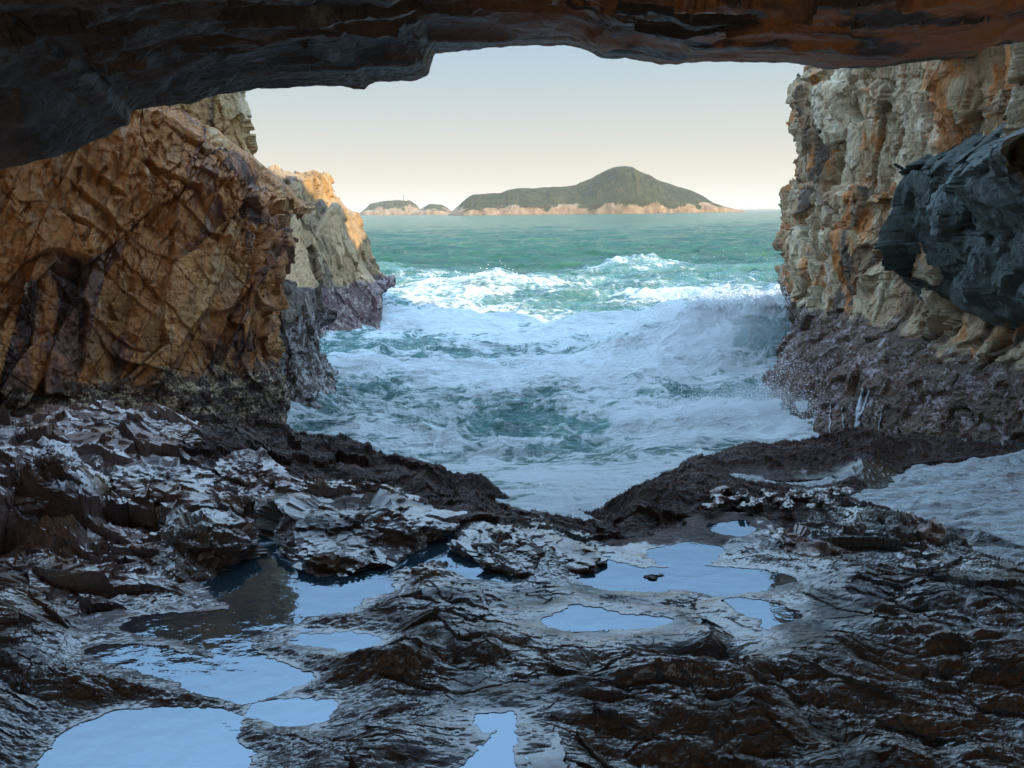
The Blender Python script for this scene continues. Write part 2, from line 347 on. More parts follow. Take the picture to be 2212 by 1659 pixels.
# the dark rock wedged into the right cliff: follows the wall, bulges out of it, facets of its own
ex_, ey_ = project(Eg)
sdF = poly_sd(ex_, ey_, [(2600, 200), (2360, 215), (2212, 258), (2110, 290), (2050, 310), (2020, 332), (1985, 368), (1952, 400), (1946, 480), (1958, 545), (1964, 600), (1990, 640), (2050, 640), (2070, 665), (2110, 690), (2200, 680), (2260, 705), (2420, 690), (2600, 720)])
sdF = sdF + 26 * fbm(Eg * 1.1, 4, 233, .6) + 9 * fbm(Eg * 4, 3, 235)
nF = normals(blur(Eg, 12)); nF = nF * np.sign(np.sum(nF * (C0 - Eg), -1).mean())
fold = .35 * (1 - np.abs((ey_ - 400 - (2212 - ex_) * .55) / 120).clip(0, 1))          # the block's slanting shoulder
RF = Eg + nF * (.62 * sstep(14, -75, sdF) + fold * sstep(0, -60, sdF) - .55 * sstep(-2, 22, sdF))[..., None]
RF = blur(RF, 4); NF = nF; DF = 0; cF = 0; cells_ = []
for q, (sc, amp, tl, an) in enumerate([((1.5, 1.4, 1.3), .24, .42, 38), ((.6, .5, .8), .09, .15, 35), ((.22, .2, .3), .03, .045, 30), ((.1, .1, .12), .01, .015, 20)]):
    d_, r1_, r2_, c_ = facets_disp(RF, rot('Y', an) @ rot('X', 20), sc, amp, tl, 240 + 11 * q, .04); DF = DF + d_; cF = np.maximum(cF, c_); cells_.append((r1_, r2_))
RF = RF + NF * ((DF + .03 * fbm(RF * 5, 4, 249)) * sstep(4, -60, sdF))[..., None]
idx_ = np.arange(sdF.size).reshape(sdF.shape); fq = np.stack([idx_[:-1, :-1], idx_[1:, :-1], idx_[1:, 1:], idx_[:-1, 1:]], -1)[sdF[:-1, :-1] < 22]
use_, inv_ = np.unique(fq, return_inverse=True)
o = raw_mesh('rock_outcrop', RF.reshape(-1, 3)[use_], inv_.reshape(-1, 4), {'cell': cells_[0][0].ravel()[use_], 'cell2': cells_[1][1].ravel()[use_], 'crack': cF.ravel()[use_]}, m_blue, True)
tag(o, 'dark blue-grey rock wedged into the right cliff like a huge boulder', 'rock outcrop')

# ------------------------------------------------------------------ cave roof
lip = [(-700, 560, 5.5), (-400, 480, 6.2), (-100, 400, 6.9), (0, 370, 7.2), (60, 355, 7.4), (130, 338, 7.6), (190, 312, 7.8), (240, 288, 8), (278, 268, 8), (288, 243, 8.1), (350, 230, 8.3), (420, 222, 8.4), (480, 206, 8.5), (560, 194, 8.6), (640, 189, 8.6),
       (720, 187, 8.6), (788, 191, 8.6), (800, 179, 8.6), (900, 174, 8.7), (925, 160, 8.8), (940, 117, 8.8), (1050, 107, 8.8), (1150, 102, 8.8), (1220, 96, 8.8), (1245, 103, 8.8), (1300, 127, 8.7), (1350, 124, 8.7), (1420, 137, 8.6), (1530, 131, 8.6),
       (1610, 132, 8.6), (1700, 138, 8.5), (1780, 150, 8.4), (1890, 147, 8.3), (1940, 137, 8.2), (2060, 124, 8), (2110, 100, 7.9), (2160, 100, 7.7), (2178, 85, 7.6), (2182, 56, 7.6), (2240, 50, 7.4), (2500, 20, 7), (2900, -60, 6)]
L = at([p[0] for p in lip], [p[1] for p in lip], [p[2] for p in lip])
rws = [L + np.array([0, 1.6, 5.5]), L + np.array([0, .9, 2.5]), L + np.array([0, .35, .7]), L]
for f, zz in ((.12, .10), (.3, .28), (.55, .24), (1, .05), (1.35, .1), (2.4, .3)):
    q = L.copy(); q[:, 1] = L[:, 1] * (1 - .62 * min(f, 1)) - max(0, f - 1) * 7
    tz = 5.35 + .0 * L[:, 0] - .10 * np.clip(-L[:, 0] - 1.5, 0, 9)
    g = min(1, f); q[:, 2] = L[:, 2] * (1 - g ** .8) + tz * g ** .8 + zz; q[:, 2] -= (zz + .10) * (g < 1) * np.interp(L[:, 0], [-3.8, -2.6, -.6, .3, 1.5], [0, .12, .30, .36, .75]); q[:, 0] *= (1 - .25 * g)
    rws.append(q)
Rg = resample(np.stack(rws, 0), 560, 900, wr=[2, 1, .4, .9, 1.1, 1.4, 1.8, 1, 1])
Rg = blur(Rg, 1)
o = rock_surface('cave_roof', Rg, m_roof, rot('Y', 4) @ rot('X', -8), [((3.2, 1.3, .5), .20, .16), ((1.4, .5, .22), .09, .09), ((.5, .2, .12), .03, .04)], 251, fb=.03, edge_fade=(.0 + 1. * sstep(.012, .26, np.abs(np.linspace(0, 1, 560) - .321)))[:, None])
tag(o, kind='structure'); o['label'] = 'dark brown rock roof of the sea cave hanging over the opening'
# the headland the cave runs through (unseen; its crest is shaped to throw the shade)
def headland():
    x = np.linspace(-34, 110, 200); y = np.concatenate([np.full(12, 9.7), np.linspace(9.7, -14, 40), np.full(12, -14)])
    zz = np.concatenate([np.linspace(6.6, 11.6, 12), np.full(40, 11.6), np.linspace(11.6, 6.2, 12)])
    P = np.zeros((len(y), len(x), 3)); P[..., 0] = x; P[..., 1] = y[:, None]; P[..., 2] = zz[:, None]
    P[..., 1] += np.interp(x, [-34, -8, 0, 110], [-1, 0, 0, 0]) + np.where(np.arange(len(y)) < 30, .0, 0)[:, None]
    P[..., 2] += (fbm(P * .3, 3, 5) * .5 + np.interp(x, [-34, 15, 19, 22, 23.2, 24.4, 43, 64, 110], [7, 8, 8.6, 8.2, 5.5, .2, 4.2, 7.6, 12])) * np.clip((zz[:, None] - 6.6) / 5, 0, 1)
    P[0, :, 2] = 6.3; P[-1, :, 2] = 6
    bot = P[-1].copy()[None]; bot2 = bot.copy(); bot2[..., 1] = P[0, :, 1]; bot2[..., 2] = 6.3
    P = np.concatenate([P, bot2], 0)
    o = grid_mesh('headland', P, {'cell': fbm(P, 3, 8), 'cell2': fbm(P * 2, 3, 9), 'crack': np.zeros(P.shape[:2])}, m_up)
    tag(o, kind='structure'); o['label'] = 'rocky headland above the cave roof'
headland()

# ------------------------------------------------------------------ rock shelf (heightfield in plan)
def seg_dist(X, Y, pts):
    """distance to a polyline, interpolated z, side"""
    best = np.full(X.shape, 1e9); bz = np.zeros(X.shape); sy = np.zeros(X.shape)
    for a, b in zip(pts[:-1], pts[1:]):
        dx, dy = b[0] - a[0], b[1] - a[1]; t = np.clip(((X - a[0]) * dx + (Y - a[1]) * dy) / (dx * dx + dy * dy), 0, 1)
        qx, qy = a[0] + t * dx, a[1] + t * dy; d = np.hypot(X - qx, Y - qy); m = d < best
        best = np.where(m, d, best); bz = np.where(m, a[2] + t * (b[2] - a[2]), bz); sy = np.where(m, Y - qy, sy)
    return best, bz, sy
# (points, width towards camera, width away, weed amount)
RIDGES = [([(300, 878, 12.2), (450, 888, 12), (630, 925, 11.4), (700, 930, 11.1), (760, 950, 10.8), (850, 983, 10.4), (940, 1010, 10.1), (1000, 1026, 9.9)], 1.6, .9, 1),
          ([(560, 985, 9.8), (700, 985, 9.8), (820, 1005, 9.6), (930, 1035, 9.4), (1010, 1065, 9.0)], 1.2, 1.1, 1),
          ([(1035, 1048, 9.5), (1090, 1034, 9.5), (1150, 1036, 9.5), (1200, 1056, 9.4)], .5, .4, 1),
          ([(1250, 1108, 8.9), (1340, 1080, 9.2), (1400, 1056, 9.6), (1460, 1030, 9.9), (1500, 1004, 10.2), (1560, 976, 10.6), (1640, 956, 11), (1700, 950, 11.1), (1790, 940, 11.2), (1900, 936, 11.2), (2212, 930, 11), (2600, 930, 10)], 1.0, .8, 1),
          ([(1350, 1085, 8.8), (1420, 1060, 9.1), (1500, 1040, 9.3), (1600, 1045, 9.2), (1660, 1060, 9.0)], 1.1, .8, .8),
          ([(1640, 1030, 9.8), (1760, 1022, 9.8), (1850, 1030, 9.6)], .6, .6, 1),
          ([(1420, 1150, 8.0), (1560, 1110, 8.5), (1650, 1085, 8.7), (1750, 1092, 8.5), (1850, 1120, 8.1), (1960, 1122, 7.8), (2050, 1150, 7.5), (2180, 1238, 6.8), (2400, 1300, 6.4)], 1.0, .7, .25),
          ([(-400, 900, 9.6), (0, 890, 10.3), (120, 888, 10.3), (230, 890, 10.2), (320, 895, 10.0), (420, 925, 9.8), (540, 975, 9.3), (600, 1015, 8.9)], 3.0, 1.6, 0),
          ([(-300, 1000, 7.6), (60, 960, 8.6), (130, 1000, 8.3)], 1.2, 1.0, 0),
          ([(560, 1062, 8.5), (700, 1075, 8.3), (860, 1065, 8.3), (960, 1090, 8.1), (1010, 1105, 8.0), (1090, 1140, 7.7)], 1.0, 1.0, 0),
          ([(990, 1165, 7.3), (1100, 1140, 7.4), (1200, 1160, 7.2), (1290, 1200, 6.9)], .7, .5, 0),
          ([(-300, 1300, 5.4), (150, 1310, 5.3), (300, 1370, 5.0), (470, 1420, 4.75)], .6, .5, -1),
          ([(520, 1400, 4.9), (700, 1360, 5.2), (900, 1335, 5.4), (1106, 1290, 5.7), (1350, 1285, 5.75), (1520, 1300, 5.6)], .55, .5, -1),
          ([(700, 1560, 4.05), (900, 1470, 4.4), (1050, 1400, 4.8), (1300, 1375, 4.95), (1550, 1380, 4.95), (1700, 1420, 4.7)], 1.0, .5, -1),
          ([(1650, 1370, 5.0), (1850, 1300, 5.5), (2050, 1270, 5.8), (2212, 1255, 6.0), (2600, 1250, 6)], 1.6, .8, -1),
          ([(-200, 1500, 4.3), (200, 1480, 4.45), (420, 1510, 4.3), (560, 1550, 4.1)], .5, .5, -1)]
POOLS = {  # name: (level, outline)
 'main': (.34, [(440, 1243), (500, 1200), (555, 1163), (590, 1178), (618, 1222), (650, 1246), (700, 1252), (760, 1246), (800, 1236), (840, 1226), (866, 1190), (915, 1160), (960, 1153), (985, 1198), (1050, 1212), (1105, 1235), (1095, 1252), (1010, 1240), (965, 1226), (890, 1222), (845, 1240), (825, 1272), (770, 1290), (740, 1312), (680, 1320), (600, 1326), (520, 1320), (530, 1302), (475, 1278)]),
 'b': (.34, [(280, 1350), (350, 1340), (440, 1330), (560, 1333), (635, 1345), (560, 1358), (470, 1372), (350, 1362)]),
 'c': (.34, [(210, 1402), (300, 1408), (450, 1434), (492, 1428), (470, 1403), (432, 1382), (500, 1384), (540, 1420), (590, 1445), (645, 1470), (600, 1490), (530, 1507), (460, 1490), (390, 1465), (330, 1435), (250, 1420)]),
 'd': (.34, [(40, 1720), (90, 1659), (150, 1612), (150, 1588), (200, 1570), (250, 1552), (340, 1540), (450, 1543), (500, 1562), (490, 1600), (520, 1640), (500, 1740), (300, 1800)]),
 'e': (.48, [(1180, 1337), (1240, 1315), (1330, 1325), (1440, 1342), (1360, 1353), (1250, 1356), (1190, 1350)]),
 'f': (.48, [(1580, 1300), (1640, 1305), (1725, 1325), (1690, 1350), (1660, 1358), (1650, 1340), (1600, 1320)]),
 'g': (.34, [(1268, 1252), (1310, 1212), (1350, 1225), (1380, 1238), (1500, 1232), (1600, 1236), (1702, 1252), (1650, 1271), (1560, 1282), (1480, 1268), (1400, 1267), (1300, 1264)]),
 'h': (.46, [(1028, 1545), (1100, 1542), (1090, 1566), (1050, 1572)]),
 'i': (.46, [(1000, 1670), (1040, 1622), (1090, 1582), (1104, 1640), (1110, 1700), (1000, 1720)]),
 'j': (.34, [(1420, 1195), (1480, 1180), (1545, 1190), (1520, 1212), (1470, 1222), (1430, 1212)]),
 'k': (.40, [(1535, 1138), (1600, 1128), (1625, 1140), (1600, 1156), (1560, 1150)]),
 'l': (.34, [(560, 1535), (640, 1525), (700, 1528), (690, 1545), (620, 1552)]),
 'm': (.34, [(650, 1383), (760, 1378), (800, 1384), (740, 1396)]),
}
FOAMPOOLS = {
 'right': (.10, [(1848, 1073), (1925, 1055), (1940, 1038), (1980, 1004), (2060, 996), (2212, 982), (2500, 975), (2500, 1220), (2212, 1178), (2130, 1152), (2030, 1132), (1950, 1118), (1890, 1098)]),
 'low': (.10, [(2085, 1182), (2212, 1200), (2500, 1240), (2500, 1330), (2212, 1248), (2160, 1232)]),
 'channel': (.06, [(985, 1070), (1090, 1086), (1200, 1070), (1222, 1046), (1330, 1040), (1345, 1056), (1330, 1078), (1245, 1103), (1305, 1126), (1290, 1142), (1200, 1128), (1095, 1104), (985, 1085)]),
 'sliver': (.12, [(1590, 1031), (1700, 1046), (1800, 1034), (1780, 1048), (1730, 1056), (1660, 1050)]),
}
SEAPOLY = [(-300, 915), (300, 925), (560, 950), (660, 985), (800, 1020), (900, 1045), (985, 1064), (985, 1074), (1090, 1098), (1200, 1124), (1290, 1142), (1305, 1128), (1240, 1112), (1260, 1096), (1330, 1082), (1420, 1062), (1500, 1030), (1600, 1005), (1700, 990), (1900, 975), (2500, 965), (2500, 560), (-300, 560)]
def plan(poly, z): return [tuple(p[:2]) for p in atz([q[0] for q in poly], [q[1] for q in poly], z)]
nrow, ncol = 1080, 1150
pys = np.linspace(2050, 800, nrow); pxs = np.linspace(-420, 2640, ncol)
G = atz(*np.meshgrid(pxs, pys), .4); X, Y = G[..., 0], G[..., 1]
P2 = np.stack([X, Y, np.zeros_like(X)], -1)
wx, wy = .25 * fbm(P2 * .9, 3, 31), .25 * fbm(P2 * .9 + 50, 3, 32)
Z = .50 + .10 * fbm(P2 * .5, 3, 33) + .12 * sstep(1, 6, X) - .22 * sstep(6.3, 8.4, Y)
sea_sd = poly_sd(X + wx * .5, Y + wy * .5, plan(SEAPOLY, 0))
Z = Z - np.where(sea_sd < .25, (.25 - sea_sd) * 1.0, 0)
Z = np.maximum(Z, -1.9)
weed = np.zeros_like(Z)
for pts, wf, wb, wd in RIDGES:
    q3 = at([p[0] for p in pts], [p[1] for p in pts], [p[2] for p in pts])
    d, bz, sy = seg_dist(X + wx * .6, Y + wy * .4, q3)
    wdt = np.where(sy < 0, wf, wb); u = d / wdt
    bz = np.where(wd < 0, .66, bz - (.13 if wd == .25 else .06 if wd == 0 else .05)); h = bz - .03 - (bz + .35) * np.clip(u, 0, 1.6) ** 1.9
    Z = np.where(h > Z - .15, np.maximum(Z, Z + np.log1p(np.exp((h - Z) * 14)) / 14), Z)
    weed = np.maximum(weed, max(wd, 0) * (1 - sstep(.35, 1.15, u)))
weed = np.maximum(weed, .75 * (1 - sstep(.3, 1.3, np.hypot((X - 1.9) / 1.6, (Y - 8.1) / .7))))
left = 1 - sstep(-2.5, .8, X + .3 * (Y - 6)); back = sstep(5.3, 7.2, Y)
# strata: slabs dipping to one side, coarse to fine
def strata(P, ang, tilt, s, sc, amp):
    Rm = rot('Z', ang) @ rot('Y', tilt)
    return facets_disp(P, Rm, sc, amp, amp * 1.1, s, .05)
P3 = np.stack([X + wx, Y + wy, Z * 1.5], -1)
s1, c1, c1b, k1 = strata(P3, -20, 12, 301, (1.25, .62, .8), .19)
s2, c2, c2b, k2 = strata(P3, -24, 12, 311, (.5, .22, .4), .07)
s3, c3, c3b, k3 = strata(P3, -15, 12, 321, (.2, .09, .3), .028)
smoothrock = -.15 * fbm(np.stack([(X + wx) * .75, (Y + wy + X * .12) * 2.1, 0 * X], -1), 3, 340, .42, True) - .05 * fbm(np.stack([(X + wx) * 1.9, (Y + wy) * 4.4, 0 * X], -1), 3, 345, .45, True)
fine = .018 * fbm(np.stack([X * 5 + wx * 4, Y * 8 + wy * 5, 0 * X], -1), 4, 350, .62) + .009 * fbm(np.stack([X * 12, Y * 22, 0 * X], -1), 3, 355, .6, True)
ang = np.clip(back * (.45 + .75 * left), 0, 1) * (1 - .45 * weed)
det = ang * (s1 + s2 + s3) + (1 - ang) * (smoothrock * (1 - .5 * weed) + .15 * s1 + .30 * s2 + .4 * s3) + fine * (1 - .3 * weed) * (1 - .6 * ang)
det = det + weed * (.09 * fbm(P2 * np.array([2.2, 4, 1]), 4, 360, .5, True) + .025 * fbm(P2 * 17, 3, 361))
calm = np.ones_like(Z); SDS = []; CH = FOAMPOOLS.pop('channel')
ch = poly_sd(X + wx * .15, Y + wy * .15, plan(CH[1], .0)) + .06 * fbm(P2 * 4, 3, 377)
Z = np.minimum(Z, np.where(ch < .5, -.10 + .9 * ch, 9))
for src in (POOLS, FOAMPOOLS):
    for lv, pl in src.values():
        q = plan(pl, lv); qa = np.array(q); c = qa.mean(0); rad = np.hypot(*(qa - c).T).max() + 1.3
        m = np.hypot(X - c[0], Y - c[1]) < rad
        sdv = np.full(X.shape, 9.); sdv[m] = poly_sd((X + wx * .1)[m], (Y + wy * .1)[m], q)
        sdv = sdv + .085 * fbm(P2 * np.array([3, 7, 1]), 5, 370, .6) + .015 * vnoise(P2 * 23, 371)
        sdv = sdv - (.09 if lv == .34 else .04)
        SDS.append((lv, sdv)); calm = np.minimum(calm, .06 + .94 * sstep(.02, .8, sdv))
Z = Z + det * calm
wsum = sum(1 / np.maximum(sdv, .015) ** 2 for lv, sdv in SDS); lvb = sum(lv / np.maximum(sdv, .015) ** 2 for lv, sdv in SDS) / wsum
sdm = np.minimum.reduce([sdv for lv, sdv in SDS])
bank = lvb + .006 + .10 * np.clip(sdm, 0, 1) + .10 * np.clip(sdm, 0, 1) ** 2 + det * .5 * sstep(.04, .4, sdm) + .035 * fbm(P2 * np.array([3, 6, 1]), 4, 372, .6) * sstep(0, .12, sdm)
Z = np.where((sdm > 0) & (sdm < 1), bank + (Z - bank) * sstep(.03, .6, sdm), Z)
for lv, sdv in SDS:
    Z = np.where(sdv <= 0, np.minimum(Z, lv - .008 + .3 * np.maximum(sdv, -.3)), Z)
    if lv < .2: Z = np.where(sdv < .02, np.minimum(Z, lv - .07), Z)
Z = np.where((sdm > .02) & (sdm < .3), np.maximum(Z, lvb + .003 - .01 * (1 - sstep(.02, .1, sdm))), Z)
Z = np.where(ch < 0, np.minimum(Z, -.12), Z)
Z = np.where(sea_sd < -1.6, Z - 2.5 * sstep(1.6, 2.6, -sea_sd), Z)
G[..., 2] = Z

def shelf_material(name='wet_rock'):
    m = NT(name); weed, a, b, cr, lf = m.attr('weed'), m.attr('cell'), m.attr('cell2'), m.attr('crack'), m.attr('left')
    v = m.map((.55, 1.3, 1), (0, 0, 20))
    f = m.math('ADD', m.math('MULTIPLY', m.noise(v, 1.1, 6, .6, .6), .75), m.math('ADD', m.math('MULTIPLY', a, .16), m.math('MULTIPLY', b, .14)))
    rc = m.ramp(f, [(.2, (.036, .044, .054)), (.42, (.075, .088, .092)), (.58, (.11, .118, .098)), (.72, (.145, .125, .085)), (.88, (.13, .15, .105))])
    lc = m.ramp(f, [(.2, (.05, .035, .035)), (.42, (.14, .095, .095)), (.58, (.24, .145, .115)), (.74, (.24, .15, .05)), (.9, (.32, .27, .23))])
    c = m.mix(lf, rc, lc)
    fn = m.noise(m.map((1, 2.2, 1), (0, 0, 20)), 16, 9, .72)
    c = m.mix(.8, c, m.ramp(fn, [(.3, (.3, .3, .3)), (.5, (.9, .9, .9)), (.7, (1.7, 1.6, 1.45))]), 'MULTIPLY')
    rs = m.step(m.noise(m.map((.6, 1.1, 1)), 1.3, 7, .65, .8), .56, .66); c = m.mix(m.math('MULTIPLY', rs, .2), c, m.mix(m.noise(m.geo, 3, 4), (.20, .07, .025), (.15, .12, .04)))
    c = m.mix(m.math('MULTIPLY', cr, .7), c, (.012, .010, .009))
    wn = m.noise(m.geo, 22, 6, .7)
    wc = m.mix(m.step(wn, .4, .68), (.02, .009, .007), (.12, .055, .035))
    wm = m.step(m.math('ADD', weed, m.math('MULTIPLY', m.math('SUBTRACT', m.noise(m.geo, 2.3, 7, .7), .5), 1.1)), .45, .6)
    c = m.mix(wm, c, wc)
    m.put(m.b.inputs['Base Color'], c)
    wet = m.noise(m.map((.6, 1.4, 1)), 1.8, 6, .65)
    ro = m.n('ShaderNodeMapRange', {0: m.math('ADD', m.math('MULTIPLY', wet, .6), m.math('MULTIPLY', fn, .4)), 1: .36, 2: .64, 3: .12, 4: .42}).outputs[0]
    ro = m.math('ADD', ro, m.math('MULTIPLY', wm, .3))
    ro = m.math('ADD', ro, m.n('ShaderNodeMapRange', {0: m.noise(m.map((.7, 1.3, 1)), 1.1, 7, .6, .6), 1: .37, 2: .52, 3: .28, 4: 0.}).outputs[0])
    m.put(m.b.inputs['Roughness'], ro); m.b.inputs['IOR'].default_value = 1.5
    m.b.inputs['Specular IOR Level'].default_value = .8
    m.put(m.b.inputs['Coat Weight'], m.math('MULTIPLY', m.math('SUBTRACT', 1., wm), m.n('ShaderNodeMapRange', {0: m.noise(m.map((.7, 1.3, 1)), 1.1, 7, .6, .6), 1: .37, 2: .52, 3: .1, 4: 1.}).outputs[0])); m.b.inputs['Coat Roughness'].default_value = .14; m.b.inputs['Coat IOR'].default_value = 1.95
    n1 = m.bump(m.noise(m.map((.9, 1.8, 1), (0, 0, 14)), 4.0, 10, .60, 1.0), .045, .8)
    n1 = m.bump(m.noise(m.map((1, 1.8, 1), (0, 0, 14)), 30, 8, .7), .012, .9, n1)
    n1 = m.bump(wn, .05, m.math('MULTIPLY', wm, .8), n1)
    m.put(m.b.inputs['Normal'], n1)
    return m.m
m_shelf = shelf_material()
crk = np.clip(ang * np.maximum(k1, k2 * .8) + .3 * (1 - ang) * k2, 0, 1)
sh = grid_mesh('rock_shelf', G, {'weed': weed, 'cell': c1, 'cell2': c2b, 'crack': crk, 'left': np.clip(left * (.25 + .75 * back), 0, 1)}, m_shelf, flip=False)
tag(sh, kind='structure')

# ------------------------------------------------------------------ pools
def pool_mat():
    m = NT('still_pool_water'); b = m.b
    b.inputs['Base Color'].default_value = (.03, .06, .08, 1); b.inputs['Roughness'].default_value = .02; b.inputs['IOR'].default_value = 1.33
    g = m.n('ShaderNodeBsdfGlossy', {0: (.27, .35, .42), 'Roughness': .02})
    mx = m.n('ShaderNodeMixShader', {0: .5, 1: b.outputs[0], 2: g.outputs[0]})
    out = m.t.nodes['Material Output']; m.put(out.inputs[0], mx.outputs[0])
    nn = m.bump(m.noise(m.map((1, 1.6, 1)), 3.2, 4, .5), .010, .5); m.put(b.inputs['Normal'], nn); m.put(g.inputs['Normal'], nn)
    return m.m
m_pool = pool_mat()
def flat_poly(name, poly, z, mat, grow=.27, step=.04):
    q = plan(poly, z); a = np.array(q); x0, y0 = a.min(0) - grow; x1, y1 = a.max(0) + grow
    nx_, ny_ = int((x1 - x0) / step) + 2, int((y1 - y0) / step) + 2
    gx, gy = np.meshgrid(np.linspace(x0, x1, nx_), np.linspace(y0, y1, ny_)); sd_ = poly_sd(gx, gy, q)
    idx = np.arange(nx_ * ny_).reshape(ny_, nx_); fc = np.stack([idx[:-1, :-1], idx[:-1, 1:], idx[1:, 1:], idx[1:, :-1]], -1)[sd_[:-1, :-1] < grow]
    use, inv = np.unique(fc, return_inverse=True); V = np.stack([gx.ravel(), gy.ravel(), np.full(gx.size, z)], 1)[use]
    return raw_mesh(name, V, inv.reshape(-1, 4), None, mat, True)
PL = {'main': 'large blue rock pool mirroring the cliff, below the big central slab', 'b': 'narrow brown and blue pool just below the large pool', 'c': 'curved blue pool pinching round the pointed dark rock tongue',
      'd': 'broad smooth blue pool filling the bottom left corner', 'e': 'lens-shaped pale pool in the middle foreground rock', 'f': 'small bent pool on the right of the lens-shaped pool',
      'g': 'wide still pool below the broken outcrop with one small rock in it', 'h': 'tiny pool cupped in rock near the bottom centre', 'i': 'small dark blue pool at the very bottom centre',
      'j': 'small pale pool among dark weed, above the wide still pool', 'k': 'tiny pale pool under the brown weedy rock', 'l': 'thin film of water on rock right of the corner pool', 'm': 'thin puddle on the ridge right of the curved pool', 'n': 'slanting thin puddle in the lower right rock'}
for kk, (kx, (lv, pl)) in enumerate(POOLS.items()):
    o = flat_poly('rock_pool', pl, lv + .0003 * kk, m_pool, .27 if lv == .34 else .10); tag(o, PL[kx], 'rock pool', 'still rock pools on the shelf')

# ------------------------------------------------------------------ sea
nr_, nc_ = 1300, 1150
hy = 457.0
py1 = np.concatenate([np.linspace(1060, 560, 900), np.linspace(559.5, 464.5, 240), np.linspace(464, 458.5, 10)])
# rows in plan by distance; columns by angle, so that the sheet is the same from any side
Yr = np.array([atz(1106, y, SEA)[1] for y in py1]); Yr = np.concatenate([np.linspace(7.7, Yr[0] - .02, 300), Yr, [9000, 34000, 30000]])
nr_ = len(Yr)
tx_ = np.linspace(-1.25, 1.25, nc_)
SX = Yr[:, None] * tx_[None]; SY = np.repeat(Yr[:, None], nc_, 1)
dY = np.gradient(Yr)[:, None]
BASE = SEA * sstep(9.6, 16.5, SY)                  # the surge runs up over the ledge
Pw = np.stack([SX, SY, np.zeros_like(SX)], -1)
def wv(lx, ly, s, rid=True, warp=.0):
    q = np.stack([SX / lx + .35 * vnoise(Pw / (lx * 1.4), s + 70), SY / ly + .35 * vnoise(Pw / (lx * 1.4) + 9, s + 71), 0 * SX], -1)
    n = vnoise(q, s)
    n = (1 - np.abs(n) * 2) if rid else n
    return n * np.clip(ly / (3. * dY), 0, 1)
near = 1 - sstep(45, 110, SY)
SZ = .48 * wv(11, 6, 1, False) + .30 * wv(5, 3, 2) + .17 * wv(2.0, 1.3, 3) + .10 * wv(1.0, .7, 4) + .05 * wv(.5, .35, 5) + .02 * wv(.24, .18, 6)
calmz = .12 + .88 * sstep(10, 18, SY)
SZ = SZ * calmz * 1.15
foam = np.zeros_like(SZ)
ppx, ppy = project(np.stack([SX, SY, BASE], -1))
def fan(xs, fs, v): return np.interp(v, xs, fs)
foam = fan([458, 520, 555, 585, 610, 650, 700, 780, 860, 920, 980, 1040, 1190], [.02, .06, .14, .42, .52, .54, .56, .58, .62, .72, .80, .86, .94], ppy)
def blob(cx, cy, rx, ry): return np.exp(-((ppx - cx) / rx) ** 2 - ((ppy - cy) / ry) ** 2)
for cx, cy, rx, ry, a in ((1330, 760, 190, 34, -.24), (1250, 740, 260, 30, -.08), (1450, 860, 110, 26, -.26), (1290, 905, 70, 18, -.22), (1150, 640, 150, 12, -.1), (900, 600, 120, 14, .12), (1500, 600, 260, 18, -.10), (900, 900, 220, 40, .10), (950, 660, 160, 16, .25), (780, 800, 160, 60, .10), (1050, 700, 220, 20, .1), (1350, 1000, 60, 16, -.14), (860, 700, 120, 20, .15), (1060, 820, 130, 16, .06)):
    foam = foam + a * blob(cx, cy, rx, ry)
WAVES = [([(1260, 745, 21.5), (1330, 722, 21), (1400, 690, 20.5), (1470, 655, 20), (1540, 634, 19.6), (1620, 632, 19.2), (1700, 634, 18.8), (1800, 640, 18.5)], 3.0, 4.5, .32),
         ([(1080, 815, 17.6), (1180, 795, 17.6), (1280, 800, 17.2), (1380, 812, 16.8)], 1.8, 2.2, .25),
         ([(1400, 895, 14.0), (1500, 868, 13.8), (1600, 858, 13.6), (1700, 862, 13.4), (1800, 865, 13.0)], 1.5, 1.6, .4),
         ([(960, 618, 39), (1010, 602, 38.5), (1060, 590, 38), (1100, 598, 38), (1140, 612, 38)], 3.4, 3, .16),
         ([(1330, 560, 50), (1380, 553, 50), (1460, 566, 50)], 2.5, 2, .25),
         ([(1480, 636, 33), (1520, 628, 33), (1600, 634, 33)], 2.5, 3, .4), ([(1120, 720, 24), (1210, 685, 24), (1330, 664, 24.5), (1450, 655, 25)], 2.2, 3, .25),
         ([(760, 690, 27), (900, 672, 28), (1050, 676, 28)], 2.2, 3, .3),
         ([(720, 790, 18.5), (800, 770, 19), (900, 780, 19)], 1.6, 2, .15), ([(1300, 1002, 11.6), (1390, 968, 11.6), (1480, 962, 11.6), (1560, 985, 11.4)], .9, 1.0, -.12)]
wxx = .5 * fbm(Pw * .5, 3, 81)
for pts, wf, wb, fa in WAVES:
    q3 = at([p[0] for p in pts], [p[1] for p in pts], [p[2] * SC for p in pts])
    d, bz, sy = seg_dist(SX + wxx, SY + wxx * .7, q3); u = d / np.where(sy < 0, wf * SC, wb * SC); bz = bz - SEA
    bz = bz * (.92 + .14 * fbm(Pw * 1.2, 3, 83))
    h = np.maximum(bz, 0) * np.exp(-(u * 1.45) ** 2 * 1.1)
    SZ = SZ * (1 - .4 * np.exp(-u ** 2)) + h
    if fa > 0: SZ = SZ + h * (.40 if wf == 3.0 else .75 * fa) * -fbm(Pw * np.array([.8, .9, 1]), 6, 85, .55, True)
    foam = foam + fa * np.exp(-(u * 1.0) ** 2) * (1 if fa < .9 else .8)
tp = at(1672, 690, 18.1 * SC); foam = foam - .62 * np.exp(-((SX - tp[0]) / 1.5) ** 2 - ((SY - tp[1]) / .9) ** 2)
foam = np.clip(foam + .12 * sstep(.12, .5, SZ) * near - .1 * near * sstep(0, .25, -SZ), 0, 1.3)
